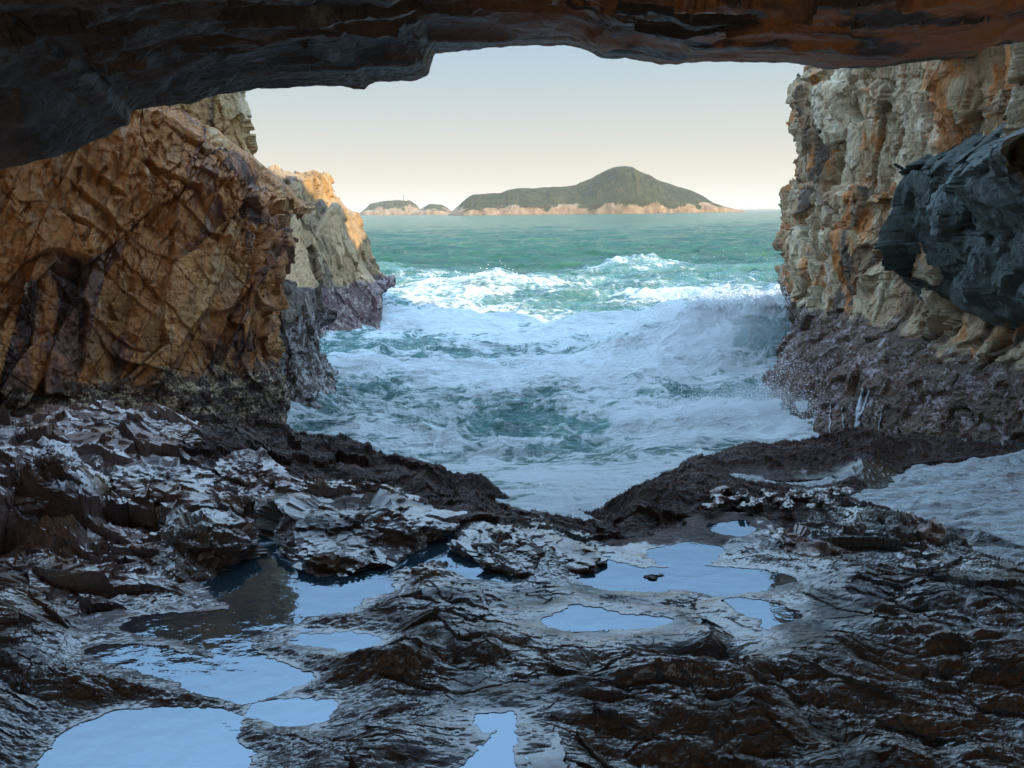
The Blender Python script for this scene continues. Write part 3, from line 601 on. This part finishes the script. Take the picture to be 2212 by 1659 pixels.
Pw[..., 2] = SZ + BASE
def sea_mat():
    m = NT('sea_water'); fo = m.attr('foam')
    v = m.map((.6, 1, 1)); 
    wrp = m.n('ShaderNodeVectorMath', {0: m.n('ShaderNodeTexNoise', {'Vector': m.geo, 'Scale': .55, 'Detail': 5.}).outputs[1], 1: (1.6, 1.6, 1.6)}, operation='MULTIPLY').outputs[0]
    vw = m.n('ShaderNodeVectorMath', {0: v, 1: wrp}, operation='ADD').outputs[0]
    n1 = m.noise(vw, .9, 12, .66, .7)
    n2 = m.noise(vw, 3.4, 9, .7, 1.2)
    lace = m.vor(vw, 2.6, 'DISTANCE_TO_EDGE'); lace = m.math('SUBTRACT', .5, m.math('MULTIPLY', lace, 1.3))
    t = m.math('ADD', m.math('MULTIPLY', n1, .58), m.math('ADD', m.math('MULTIPLY', n2, .34), m.math('MULTIPLY', lace, .14)))
    thr = m.math('SUBTRACT', .845, m.math('MULTIPLY', fo, .46))
    d = m.math('SUBTRACT', t, thr)
    fm = m.math('MULTIPLY', m.step(d, -.035, .06), 1.)
    thin = m.step(d, -.16, .10)
    stk = m.step(m.noise(m.n('ShaderNodeVectorMath', {0: m.map((1, 2.6, 1), (0, 0, 8)), 1: wrp}, operation='ADD').outputs[0], 3.0, 9, .72, .6), .44, .62)
    film = m.math('MAXIMUM', fm, m.math('MULTIPLY', thin, m.math('ADD', .10, m.math('MULTIPLY', stk, .6))))
    cs = m.noise(m.map((.12, .35, 1)), 1.0, 6, .6)
    wc = m.ramp(cs, [(.3, (.010, .068, .046)), (.5, (.022, .115, .070)), (.7, (.07, .19, .095))])
    wc = m.mix(m.step(fo, .30, .62), wc, m.ramp(cs, [(.35, (.035, .14, .125)), (.62, (.11, .28, .26))]))
    c = m.mix(film, wc, (.76, .84, .87))
    m.put(m.b.inputs['Base Color'], c)
    m.put(m.b.inputs['Roughness'], m.math('ADD', .16, m.math('MULTIPLY', film, .55)))
    m.b.inputs['IOR'].default_value = 1.33
    m.put(m.b.inputs['Subsurface Weight'], m.math('MULTIPLY', fm, 0.))
    nr = m.bump(m.noise(m.map((.45, 1.2, 1)), .35, 12, .66, .3), 2.2, .85)
    nr = m.bump(m.noise(m.map((.7, 1.3, 1)), 2.6, 8, .62, .4), .13, .7, nr)
    nr = m.bump(t, .34, m.math('MULTIPLY', film, .9), nr)
    m.put(m.b.inputs['Normal'], nr)
    return m.m
m_sea = sea_mat()
se = grid_mesh('sea', Pw, {'foam': foam}, m_sea, smooth=True)
tag(se, kind='structure')
for (nm, lab) in (('right', 'foam-covered tide pool at right behind the broken outcrop'), ('low', 'narrow foamy pool at the right edge below the large foam pool'), ('sliver', 'sliver of white foam between weedy ridges on the right')):
    lv, pl = FOAMPOOLS[nm]; q = np.array(plan(pl, lv)); x0, y0 = q.min(0) - .15; x1, y1 = q.max(0) + .15
    gx, gy = np.meshgrid(np.linspace(x0, x1, 260), np.linspace(y0, y1, 200)); g = np.stack([gx, gy, 0 * gx], -1)
    gz = lv + .10 * fbm(g * np.array([1.2, 3, 1]), 4, 90, .55) - .05 * fbm(g * np.array([3, 6, 1]), 4, 95, .6, True) + .03
    sdv = poly_sd(gx, gy, [tuple(a) for a in q]); gz = gz - .4 * np.clip(sdv, 0, 1)
    g[..., 2] = gz
    o = grid_mesh('foam_pool', g, {'foam': np.full(gx.shape, 1.35) - (.35 * sstep(0, .9, (y1 - gy) / (y1 - y0)) ** 3 if nm == 'right' else 0)}, m_sea, smooth=True)
    tag(o, lab, 'rock pool')

# ------------------------------------------------------------------ islands
def island_mat(name, haze=0.):
    m = NT(name); h = m.attr('rockline')
    n = m.noise(m.geo, .028, 8, .65)
    veg = m.ramp(m.noise(m.geo, .05, 9, .75), [(.3, (.022, .030, .018)), (.5, (.055, .066, .034)), (.72, (.13, .12, .06))])
    rk = m.ramp(m.noise(m.map((1, 1, .5)), .06, 8, .7), [(.3, (.10, .07, .045)), (.5, (.38, .26, .17)), (.7, (.56, .42, .28))])
    f = m.step(m.math('ADD', h, m.math('MULTIPLY', m.math('SUBTRACT', n, .5), 2.6)), .44, .54)
    sp = m.step(m.noise(m.geo, .03, 6, .7), .66, .70)
    m.put(m.b.inputs['Base Color'], m.mix(m.math('MULTIPLY', sp, .5), m.mix(f, veg, rk), (.42, .34, .22))); m.b.inputs['Roughness'].default_value = .95
    m.b.inputs['Specular IOR Level'].default_value = .1
    m.put(m.b.inputs['Normal'], m.bump(m.noise(m.geo, .09, 8, .75), 9., 1.))
    return m.m
m_isl = island_mat('island_scrub_and_rock')
def island(name, prof, Yd, depth, s, label, cat, nx=420, ny=150, spur=None, rockh=.125):
    f7 = lambda p: (691.2 + p[0] * .4125, 331.8 + p[1] * .4125)
    pts = [f7(p) for p in prof]; W_ = at([p[0] for p in pts], [p[1] for p in pts], Yd)
    x = np.linspace(W_[0, 0], W_[-1, 0], nx); top = np.interp(x, W_[:, 0], W_[:, 2]); top = np.maximum(top, 0)
    v = np.linspace(0, 1, ny)[:, None]; Xg = np.repeat(x[None], ny, 0)
    dep = depth * (.35 + .65 * np.sqrt(top / top.max()))[None]
    vm = .55
    Yg = Yd + (v - vm) * dep + np.zeros_like(Xg)
    P = np.stack([Xg, Yg, 0 * Xg], -1)
    sc = 1 / (top.max() * 1.1)
    rv = fbm(P * sc * np.array([1.6, .45, 1]), 5, s, .55, True)
    tt = np.clip(v / vm, 0, 1); tb = np.clip((1 - v) / (1 - vm), 0, 1); t = np.minimum(tt, tb)
    if spur is not None:
        sx = at(691.2 + spur * .4125, 440, Yd)[0]; t = np.clip(t * (1 + 1.2 * np.exp(-((Xg - sx + (1 - t) * top.max() * .3) / (top.max() * .5)) ** 2) * (1 - t)), 0, 1)
    shp = .20 * sstep(0, .06, t) + .80 * np.clip((t - .03) / .97, 0, 1) ** .85
    Z = top[None] * shp * (1 + (.42 * rv - .06) * (1 - t ** 4) * sstep(.02, .3, t))
    Z = Z + top.max() * .018 * fbm(P * sc * 9, 4, s + 9, .6) * sstep(0, .2, t) - (t <= 0.001) * 5
    P[..., 2] = Z
    rl = 1 - Z / (top.max() * rockh) * .5
    rl = rl + .18 * fbm(P * sc * 3, 3, s + 5)
    o = grid_mesh(name, P, {'rockline': rl}, m_isl, smooth=False)
    return tag(o, label, cat, kind='thing')
MAIN = [(690, 312), (697, 300), (725, 275), (770, 235), (800, 218), (880, 208), (945, 208), (1000, 188), (1050, 178), (1110, 182), (1200, 176), (1270, 172), (1340, 163), (1400, 138), (1450, 112), (1500, 85), (1540, 72), (1585, 68), (1630, 75), (1700, 105), (1780, 140), (1860, 170), (1950, 195), (2010, 225), (2050, 255), (2090, 272), (2120, 286), (2160, 292)]
island('island', MAIN, 1500, 330, 401, 'large green island with a pointed peak and pale rocky shore', 'island', 900, 220, spur=1600)
LH = [(203, 313), (235, 290), (265, 264), (320, 251), (400, 243), (470, 246), (500, 266), (525, 292), (545, 313)]
island('island', LH, 2400, 200, 421, 'low rounded islet carrying the lighthouse', 'island', 300, 90, rockh=.38)
island('island', [(485, 313), (525, 290), (575, 263), (640, 268), (685, 295), (705, 312)], 2200, 150, 431, 'small scrubby islet between the lighthouse islet and the large island', 'island', 240, 80, rockh=.45)
island('island', [(40, 313), (60, 298), (100, 294), (130, 279), (150, 285), (178, 312)], 2600, 110, 441, 'bare pinkish rock islet farthest left on the horizon', 'island', 200, 60, rockh=1.6)

def simple(name, color, rough=.6):
    m = NT(name); c = m.mix(.35, color, m.ramp(m.noise(m.geo, .8, 4), [(.3, tuple(x * .8 for x in color)), (.7, color)]))
    m.put(m.b.inputs['Base Color'], c); m.b.inputs['Roughness'].default_value = rough; return m.m
m_white = simple('white_paint', (.6, .58, .55)); m_dark = simple('dark_glass', (.08, .09, .1), .3); m_grey = simple('grey_concrete', (.45, .44, .42))
def lathe(name, prof, mat, parent, seg=20, loc=(0, 0, 0)):
    bm = bmesh.new(); rings = []
    for r, z in prof: rings.append([bm.verts.new((loc[0] + r * math.cos(2 * math.pi * i / seg), loc[1] + r * math.sin(2 * math.pi * i / seg), loc[2] + z)) for i in range(seg)])
    for a, b in zip(rings[:-1], rings[1:]):
        for i in range(seg): bm.faces.new((a[i], a[(i + 1) % seg], b[(i + 1) % seg], b[i]))
    bm.faces.new(rings[-1]); bm.faces.new(rings[0][::-1])
    me = bpy.data.meshes.new(name); bm.to_mesh(me); bm.free(); me.materials.append(mat)
    o = bpy.data.objects.new(name, me); S.collection.objects.link(o); o.parent = parent; return o
def box(name, c, sz, mat, parent=None):
    bm = bmesh.new(); bmesh.ops.create_cube(bm, size=1); bmesh.ops.scale(bm, vec=sz, verts=bm.verts); bmesh.ops.translate(bm, vec=c, verts=bm.verts)
    bmesh.ops.bevel(bm, geom=bm.edges[:], offset=min(sz) * .04, segments=1, affect='EDGES')
    me = bpy.data.meshes.new(name); bm.to_mesh(me); bm.free(); me.materials.append(mat) if mat else None
    o = bpy.data.objects.new(name, me); S.collection.objects.link(o); o.parent = parent; return o
lp = at(691.2 + 445 * .4125, 331.8 + 247 * .4125, 2400)
lt = bpy.data.objects.new('lighthouse', None); S.collection.objects.link(lt); lt.location = lp
lt.scale = (.85, .85, .8); tag(lt, 'white lighthouse tower standing on top of the low rounded islet', 'lighthouse')
lathe('tower', [(7.4, -8), (7.0, 0), (6.0, 17), (6.0, 18)], m_white, lt)
lathe('gallery', [(7.4, 18.1), (7.4, 19.0)], m_white, lt)
lathe('lantern', [(3.8, 19.1), (3.8, 23)], m_white, lt)
lathe('dome', [(3.9, 23.1), (3.5, 24.6), (2, 26), (.3, 27)], m_white, lt)
for dx, wd, hh, lab in ((-11, 10, 6, 'low white keeper house left of the lighthouse tower'), (10, 7, 5, 'small white hut right of the lighthouse tower')):
    hb = bpy.data.objects.new('house', None); S.collection.objects.link(hb); hb.location = lp + np.array([dx, -3, -3.0]); tag(hb, lab, 'house')
    box('wall', (0, 0, hh / 2 - 1), (wd, 7, hh), m_white, hb)
    rf = lathe('roof', [(wd * .62, 0), (.6, 2.2)], m_grey, hb, 4, (0, 0, hh - .95)); 
for px_, hh, lab in ((1604, 12, 'pale far building on the horizon, first from the island'), (1622, 17, 'tallest of the pale far buildings on the horizon'), (1640, 10, 'pale far building on the horizon, farthest from the island')):
    p = atz(px_, 451, 0); p = at(px_, 450.5, 6000); hb = bpy.data.objects.new('building', None); S.collection.objects.link(hb); hb.location = (p[0], 6000, 0); tag(hb, lab, 'building')
    box('wall', (0, 0, hh / 2), (9, 20, hh), m_white, hb); box('roof', (0, 0, hh + .52), (10, 22, 1), m_grey, hb)

# ------------------------------------------------------------------ the cave's inner walls, behind and beside the camera
def cave_wall():
    path = np.array([(-9, 8.6), (-10, 4), (-8.5, -2), (-5, -5.5), (0, -6.5), (5, -5.5), (8.5, -2), (9.3, 3), (8.6, 7.6)], float)
    d = np.r_[0, np.cumsum(np.linalg.norm(np.diff(path, axis=0), axis=1))]; t = np.linspace(0, d[-1], 260)
    P = np.zeros((80, 260, 3)); P[..., 0] = np.interp(t, d, path[:, 0]); P[..., 1] = np.interp(t, d, path[:, 1]); P[..., 2] = np.linspace(1, 0, 80)[:, None] * (np.where(P[..., 1] < -2.5, 2.9, 6.6) + .6) - .6  # wall behind the camera kept low: a gap added to let fill light in
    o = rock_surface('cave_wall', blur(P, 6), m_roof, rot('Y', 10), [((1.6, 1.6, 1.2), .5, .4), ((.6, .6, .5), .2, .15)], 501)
    tag(o, kind='structure')
cave_wall()

# ------------------------------------------------------------------ boulders and loose slabs on the shelf
def rock(name, outline, Yb, Yt, bulge, label, s, mat=None, weed_=0., left_=.5, amp=1., sub=5, under=.5, group=None, dip=(0, 0)):
    ol = np.array(outline, float); y0, y1 = ol[:, 1].min(), ol[:, 1].max(); f = (ol[:, 1] - y0) / (y1 - y0 + 1e-6)
    lean = (lambda x: np.interp(x, [1960, 2100, 2300, 2560], [16.5, 14.3, 12.3, 10.8])) if name == 'rock_outcrop' else (lambda x: Yt * 0)
    P = at(ol[:, 0], ol[:, 1], (Yt * (1 - f) + Yb * f) + lean(ol[:, 0]))
    bulge = bulge * (.15 if name != 'rock_outcrop' else 1)
    c = ol.mean(0); cen = at(c[0], c[1], (Yb + Yt) / 2 - bulge + lean(c[0]))[None]
    mid = at(c[0] + (ol[:, 0] - c[0]) * .6, c[1] + (ol[:, 1] - c[1]) * .45, (Yb + Yt) / 2 - bulge * .85 + lean(c[0] + (ol[:, 0] - c[0]) * .6))
    low = P.copy()
    if name == 'rock_outcrop': low[:, 1] += 1.3
    else: low[:, 2] = P[:, 2].min() - under; low[:, 1] += .15
    A_ = np.concatenate([P, mid, low])
    bm = bmesh.new()
    for p in A_: bm.verts.new(p)
    bmesh.ops.convex_hull(bm, input=bm.verts); bm.faces.ensure_lookup_table(); bvh = BVHTree.FromBMesh(bm); bm.free()
    ce = Vector(A_.mean(0)); b2 = bmesh.new(); bmesh.ops.create_icosphere(b2, subdivisions=sub, radius=1)
    ext = A_.max(0) - A_.min(0); V = []
    for v in b2.verts:
        dr = Vector((v.co.x * ext[0], v.co.y * ext[1], v.co.z * ext[2])).normalized(); h = bvh.ray_cast(ce, dr)
        V.append(h[0][:] if h[0] is not None else ce[:])
    V = np.array(V); Fc = np.array([[v.index for v in f_.verts] for f_ in b2.faces]); b2.free()
    k = float(np.sort(ext)[1]); N = V - np.array(ce); N = (C0 - V) if name == 'rock_outcrop' else N; N /= np.linalg.norm(N, axis=1, keepdims=True) + 1e-9
    Rm = rot('Z', -20 + dip[0]) @ rot('Y', 14 + dip[1]); d = 0; cr = 0; cc = None
    LY = [((.55, .3, .16), .07, .08), ((.2, .12, .07), .035, .03), ((.08, .06, .04), .012, .012)]
    if name == 'rock_outcrop': LY = [((.75, .6, 1.0), .07, .09), ((.25, .22, .36), .02, .03), ((.09, .08, .1), .007, .012)]; Rm = rot('Y', 35) @ rot('X', 20)
    for q, (sc, a_, tl) in enumerate(LY):
        dd, r1, r2, ck = facets_disp(V * 1.0, Rm, tuple(x * (k * .9 + .25) for x in sc), a_ * (k * .8 + .2), tl * (k * .8 + .2), s + q * 7, .05)
        d = d + dd - .01 * ck; cr = np.maximum(cr, ck); cc = r1 if cc is None else cc
    V = V + N * (d * amp)[:, None] + N * (.02 * amp * fbm(V * 6, 4, s + 3))[:, None]
    o = raw_mesh(name, V, Fc, {'weed': np.full(len(V), weed_), 'left': np.full(len(V), left_), 'cell': cc, 'cell2': r2, 'crack': cr}, mat or m_shelf)
    return tag(o, label, 'rock' if name == 'rock' else 'boulder', group)
g1 = 'boulders and slabs lying on the shelf'
rock('boulder', [(562, 1068), (600, 1058), (700, 1066), (860, 1052), (960, 1085), (1018, 1108), (952, 1152), (882, 1196), (842, 1226), (762, 1249), (650, 1247), (618, 1214), (574, 1160)], 7.05, 8.7, .55, 'large central slab with layered top and dark overhanging front above the blue pool', 601, left_=.45, sub=6, group=g1)
rock('boulder', [(338, 1150), (372, 1112), (440, 1094), (500, 1112), (562, 1164), (452, 1236), (370, 1268), (345, 1236)], 6.9, 7.9, .3, 'blue-grey wet boulder with striped slanting top at left of the large pool', 611, left_=.35, sub=6, group=g1)
rock('boulder', [(840, 1246), (870, 1222), (930, 1214), (985, 1228), (1040, 1246), (980, 1262), (900, 1282), (845, 1268)], 6.75, 7.25, .12, 'small flat layered slab standing in the water right of the large pool', 621, group=g1)
rock('rock', [(1393, 1250), (1405, 1241), (1425, 1240), (1438, 1247), (1430, 1257), (1402, 1258)], 6.88, 6.98, .03, 'small dark rock alone in the wide still pool', 631, weed_=.6, under=.15)
rock('boulder', [(42, 1040), (50, 965), (105, 945), (150, 950), (182, 1000), (178, 1090), (150, 1135), (88, 1140), (45, 1095)], 7.9, 8.9, .35, 'blocky purple-grey boulder near the left edge with a steep brown front', 641, left_=1, sub=6, group=g1)
rock('boulder', [(-60, 1000), (-20, 950), (20, 985), (40, 1040), (46, 1100), (10, 1130), (-60, 1130)], 8.0, 8.7, .3, 'tilted reddish slab cut by the left edge of the view', 651, left_=1, group=g1)
rock('boulder', [(190, 925), (205, 890), (290, 882), (350, 898), (425, 932), (480, 965), (430, 980), (330, 950), (240, 945)], 9.4, 10.3, .25, 'long slab with smooth blue-grey top at the crest of the left shelf', 661, left_=.8, sub=6, group=g1)
rock('boulder', [(465, 1000), (500, 972), (560, 968), (615, 1010), (622, 1040), (560, 1045), (480, 1030)], 8.7, 9.3, .2, 'ochre and grey chunk beside the dark weed on the left shelf', 671, left_=1, group=g1)
rock('boulder', [(240, 1020), (300, 990), (420, 992), (480, 1030), (440, 1062), (330, 1075), (250, 1060)], 8.3, 9.1, .22, 'broad purple-grey slab in the middle of the left shelf', 681, left_=.9, group=g1)
rock('boulder', [(968, 1170), (1000, 1146), (1080, 1138), (1190, 1150), (1250, 1172), (1312, 1208), (1280, 1226), (1180, 1232), (1110, 1236), (1010, 1196)], 6.95, 7.9, .25, 'pale streaked slab sloping down to a point between the two large pools', 691, left_=.35, sub=6, group=g1)
for i, (ol, yb, yt, bu, lf, lab) in enumerate([
    ([(1500, 1215), (1560, 1185), (1640, 1160), (1690, 1165), (1706, 1195), (1690, 1238), (1600, 1236), (1540, 1232)], 7.15, 7.8, .2, .3, 'pale-topped pointed slab with a mossy green side, in the right outcrop'),
    ([(1662, 1160), (1690, 1146), (1740, 1140), (1758, 1165), (1740, 1190), (1700, 1192)], 7.5, 8.0, .15, 1., 'rusty pink block left of the centre of the right outcrop'),
    ([(1706, 1200), (1740, 1172), (1820, 1168), (1890, 1175), (1932, 1240), (1860, 1246), (1760, 1250), (1710, 1240)], 7.0, 7.6, .25, .8, 'purple-brown cracked block at the front of the right outcrop'),
    ([(1800, 1150), (1815, 1120), (1850, 1112), (1868, 1140), (1860, 1182), (1812, 1180)], 7.5, 7.9, .15, .5, 'white-topped block in the middle of the right outcrop'),
    ([(1900, 1140), (1915, 1112), (1938, 1108), (1985, 1150), (2003, 1215), (1950, 1222), (1910, 1190)], 7.3, 7.8, .2, .1, 'green mossy block near the right end of the outcrop'),
    ([(1942, 1130), (1950, 1110), (1972, 1108), (1986, 1122), (1984, 1152), (1950, 1150)], 7.7, 7.9, .1, 1., 'small upright reddish stone on top of the right outcrop'),
    ([(1976, 1150), (1985, 1132), (2012, 1130), (2040, 1146), (2058, 1200), (2050, 1228), (2006, 1226)], 7.2, 7.7, .2, .9, 'upright brown slab at the right end of the outcrop'),
    ([(2046, 1170), (2062, 1152), (2100, 1180), (2152, 1236), (2100, 1244), (2050, 1240)], 7.0, 7.5, .15, .0, 'dark green slab sloping down to the right edge pool')]):
    rock('boulder', ol, yb, yt, bu, lab, 700 + 9 * i, left_=lf, group=g1, dip=(i * 37 % 60, i * 23 % 40))

# ------------------------------------------------------------------ seaweed (leaf-sized blades over the weedy ridges)
def seaweed():
    rg = np.random.default_rng(7); wgt = np.clip(weed - .45, 0, 1) * (Z > .02) * (calm > .3)
    cell = np.abs(np.gradient(G[..., 0], axis=1) * np.gradient(G[..., 1], axis=0)); pr = (wgt * cell).ravel(); pr /= pr.sum()
    n = 130000; idx = rg.choice(pr.size, n, p=pr); p = G.reshape(-1, 3)[idx] + rg.normal(0, .01, (n, 3))
    a = rg.uniform(0, 6.283, n); el = rg.uniform(-.5, 1.0, n); ln = rg.uniform(.008, .028, n); wd = ln * .22
    d = np.stack([np.cos(a) * np.cos(el), np.sin(a) * np.cos(el), np.sin(el)], 1); sdv = np.stack([-np.sin(a), np.cos(a), rg.normal(0, .4, n)], 1)
    q0 = p - d * ln[:, None] * .2; q2 = p + d * ln[:, None]; q1 = p + d * ln[:, None] * .5 + sdv * wd[:, None]; q3 = p + d * ln[:, None] * .5 - sdv * wd[:, None]
    V = np.stack([q0, q1, q2, q3], 1).reshape(-1, 3); Fc = np.arange(4 * n).reshape(-1, 4)
    m = NT('brown_seaweed'); m.put(m.b.inputs['Base Color'], m.ramp(m.noise(m.geo, 6, 3), [(.3, (.03, .012, .009)), (.55, (.08, .034, .022)), (.75, (.16, .075, .035))])); m.b.inputs['Roughness'].default_value = .7; m.b.inputs['Specular IOR Level'].default_value = .25
    tag(raw_mesh('seaweed', V, Fc, None, m.m), 'dark brown seaweed matting the low rock ridges by the surf', 'seaweed', kind='stuff')
seaweed()

# ------------------------------------------------------------------ spray
def spray():
    rg = np.random.default_rng(11); Ps = []
    def along(pts, n, up, sx, down=.1):
        q = at([p[0] for p in pts], [p[1] for p in pts], [p[2] * SC for p in pts]); t = rg.uniform(0, len(q) - 1, n); i = np.minimum(t.astype(int), len(q) - 2); f = (t - i)[:, None]
        p = q[i] * (1 - f) + q[i + 1] * f; e = rg.exponential(up, n) - down
        return p + np.stack([rg.normal(0, sx, n), rg.normal(-.2, sx, n), e], 1)
    Ps.append(along(WAVES[0][0], 34000, .28, .45, .35)); Ps.append(along(WAVES[2][0], 16000, .18, .4, .2))
    Ps.append(along([(1640, 880, 13.4), (1680, 810, 14.2), (1700, 780, 14.6)], 2000, .25, .35, .2)); Ps.append(along(WAVES[1][0], 5000, .10, .5, .1)); Ps.append(along(WAVES[3][0], 4000, .14, .5, .2))
    Ps.append(along([(700, 725, 24), (640, 850, 15.5), (735, 790, 16.8)], 3000, .15, .3, .1))
    p = np.concatenate(Ps); n = len(p); r = rg.exponential(.0045, n).clip(.002, .017) * (p[:, 1] / 17)
    O = np.array([(1, 0, 0), (-1, 0, 0), (0, 1, 0), (0, -1, 0), (0, 0, 1), (0, 0, -1)], float); T = np.array([(0, 2, 4), (2, 1, 4), (1, 3, 4), (3, 0, 4), (2, 0, 5), (1, 2, 5), (3, 1, 5), (0, 3, 5)])
    V = (p[:, None] + O[None] * r[:, None, None]).reshape(-1, 3); Fc = (T[None] + 6 * np.arange(n)[:, None, None]).reshape(-1, 3)
    m = NT('spray_droplets'); m.b.inputs['Base Color'].default_value = (.88, .92, .95, 1); m.b.inputs['Roughness'].default_value = .3
    tag(raw_mesh('sea_spray', V, Fc, None, m.m, True), 'white spray thrown up along the breaking waves', 'spray', kind='stuff')
    # mist: real volume over the two breakers
    def mist(c, rad, dens, lab):
        bm = bmesh.new(); bmesh.ops.create_icosphere(bm, subdivisions=3, radius=1.); me = bpy.data.meshes.new('spray_mist'); bm.to_mesh(me); bm.free()
        o = bpy.data.objects.new('spray_mist', me); S.collection.objects.link(o); o.location = c; o.scale = rad
        m = bpy.data.materials.new('mist'); m.use_nodes = True; t = m.node_tree; t.nodes.remove(t.nodes['Principled BSDF'])
        pv = t.nodes.new('ShaderNodeVolumePrincipled'); t.links.new(pv.outputs[0], t.nodes['Material Output'].inputs[1]); pv.inputs['Color'].default_value = (.93, .96, 1, 1)
        tc = t.nodes.new('ShaderNodeTexCoord'); ln_ = t.nodes.new('ShaderNodeVectorMath'); ln_.operation = 'LENGTH'; t.links.new(tc.outputs['Object'], ln_.inputs[0])
        nz = t.nodes.new('ShaderNodeTexNoise'); nz.inputs['Scale'].default_value = 2.4; nz.inputs['Detail'].default_value = 8; nz.inputs['Roughness'].default_value = .72; t.links.new(tc.outputs['Object'], nz.inputs['Vector'])
        mr = t.nodes.new('ShaderNodeMapRange'); mr.interpolation_type = 'SMOOTHSTEP'; t.links.new(ln_.outputs['Value'], mr.inputs[0]); mr.inputs[1].default_value = 1.; mr.inputs[2].default_value = .3; mr.inputs[3].default_value = -.45; mr.inputs[4].default_value = .12
        ad = t.nodes.new('ShaderNodeMath'); ad.operation = 'ADD'; t.links.new(mr.outputs[0], ad.inputs[0]); t.links.new(nz.outputs[0], ad.inputs[1])
        m2 = t.nodes.new('ShaderNodeMapRange'); m2.interpolation_type = 'SMOOTHSTEP'; t.links.new(ad.outputs[0], m2.inputs[0]); m2.inputs[1].default_value = .36; m2.inputs[2].default_value = .70; m2.inputs[3].default_value = 0.; m2.inputs[4].default_value = dens
        t.links.new(m2.outputs[0], pv.inputs['Density']); me.materials.append(m); tag(o, lab, 'spray', kind='stuff')
    mist(at(1560, 720, 17.5 * SC), (4.4, 2.0, 1.7), .28, 'white mist over the tall breaker beside the right cliff')
    mist(at(1625, 880, 13.6 * SC), (3.0, 1.6, 1.2), .35, 'low white mist where the surf hits the foot of the right cliff')
spray()

# ------------------------------------------------------------------ air
def haze():
    o = box('haze', (0, 10000, 148), (42000, 42000, 304), None); o.data.materials.clear(); m = bpy.data.materials.new('air'); m.use_nodes = True; t = m.node_tree; t.nodes.remove(t.nodes['Principled BSDF'])
    pv = t.nodes.new('ShaderNodeVolumePrincipled'); pv.inputs['Density'].default_value = .00010; pv.inputs['Color'].default_value = (.96, .88, .78, 1); t.links.new(pv.outputs[0], t.nodes['Material Output'].inputs[1])
    o.data.materials.append(m); tag(o, kind='stuff', label='thin sea haze in the air')
haze()

# ------------------------------------------------------------------ small stones and trickles
rg = np.random.default_rng(21)
for k in range(34):
    px_, py_ = 1500 + 360 * rg.random(), 1058 + 34 * rg.random(); px_ += (py_ - 1070) * .5; r_ = rg.uniform(7, 15); a_ = np.sort(rg.uniform(0, 6.283, 7))
    Yk = 8.9 - (py_ - 1062) * .022
    rock('rock', [(px_ + r_ * math.cos(t) * 1.3, py_ + r_ * .62 * math.sin(t)) for t in a_], Yk, Yk + .12, .03, 'small wet stone in the cobbly patch on the right part of the shelf', 900 + k, left_=float(rg.random()), sub=3, under=.1, group='small stones in the cobbly patch')
def trickles():
    E_ = [o for o in bpy.data.objects if o.name.startswith('cliff') and 'right' in o.get('label', '')][0]
    me = E_.data; n = len(me.vertices); V = np.zeros(n * 3, np.float32); me.vertices.foreach_get('co', V); Fq = np.zeros(len(me.loops), np.int32); me.loops.foreach_get('vertex_index', Fq)
    bv = BVHTree.FromPolygons(V.reshape(-1, 3).tolist(), Fq.reshape(-1, 4).tolist())
    m = NT('running_water'); m.b.inputs['Base Color'].default_value = (.42, .47, .52, 1); m.b.inputs['Roughness'].default_value = .25; m.put(m.b.inputs['Normal'], m.bump(m.noise(m.geo, 14, 5, .7), .03, .8))
    VV, FF = [], []
    for (x0, x1, y0, y1, wd) in ((1862, 1850, 838, 946, 11), (1878, 1858, 842, 900, 5), (1795, 1790, 872, 948, 3.5), (1818, 1826, 880, 950, 3), (1760, 1752, 885, 950, 3.5), (1735, 1728, 892, 948, 2.6), (1905, 1896, 880, 945, 2.6)):
        N_ = 40; pr = None
        for i in range(N_):
            t = i / (N_ - 1); y = y0 + (y1 - y0) * t; x = x0 + (x1 - x0) * t + .25 * wd * math.sin(t * 5 + x0) + .8 * math.sin(t * 19 + x0); wv_ = wd * .6 * (.35 + .3 * abs(math.sin(t * 7 + x0)) + .5 * t); row = []
            for sx in (-1, -.33, .33, 1):
                r = ray(x + sx * wv_, y); d = Vector(r).normalized(); h = bv.ray_cast(Vector(C0), d)
                p = h[0] - d * (.05 if abs(sx) < .5 else .0) if h[0] is not None else None; row.append(p)
            if any(p is None for p in row) or (max(p.y for p in row) - min(p.y for p in row) > .6): pr = None; continue
            b0 = len(VV); VV += [tuple(p) for p in row]
            if pr is not None and abs(VV[pr][1] - VV[b0][1]) < .5: FF += [(pr + q, pr + q + 1, b0 + q + 1, b0 + q) for q in range(3)]
            pr = b0
    if FF: tag(raw_mesh('water_trickles', np.array(VV), np.array(FF), None, m.m, True), 'thin white trickles of sea water running down the foot of the right cliff', 'water', kind='stuff')
trickles()
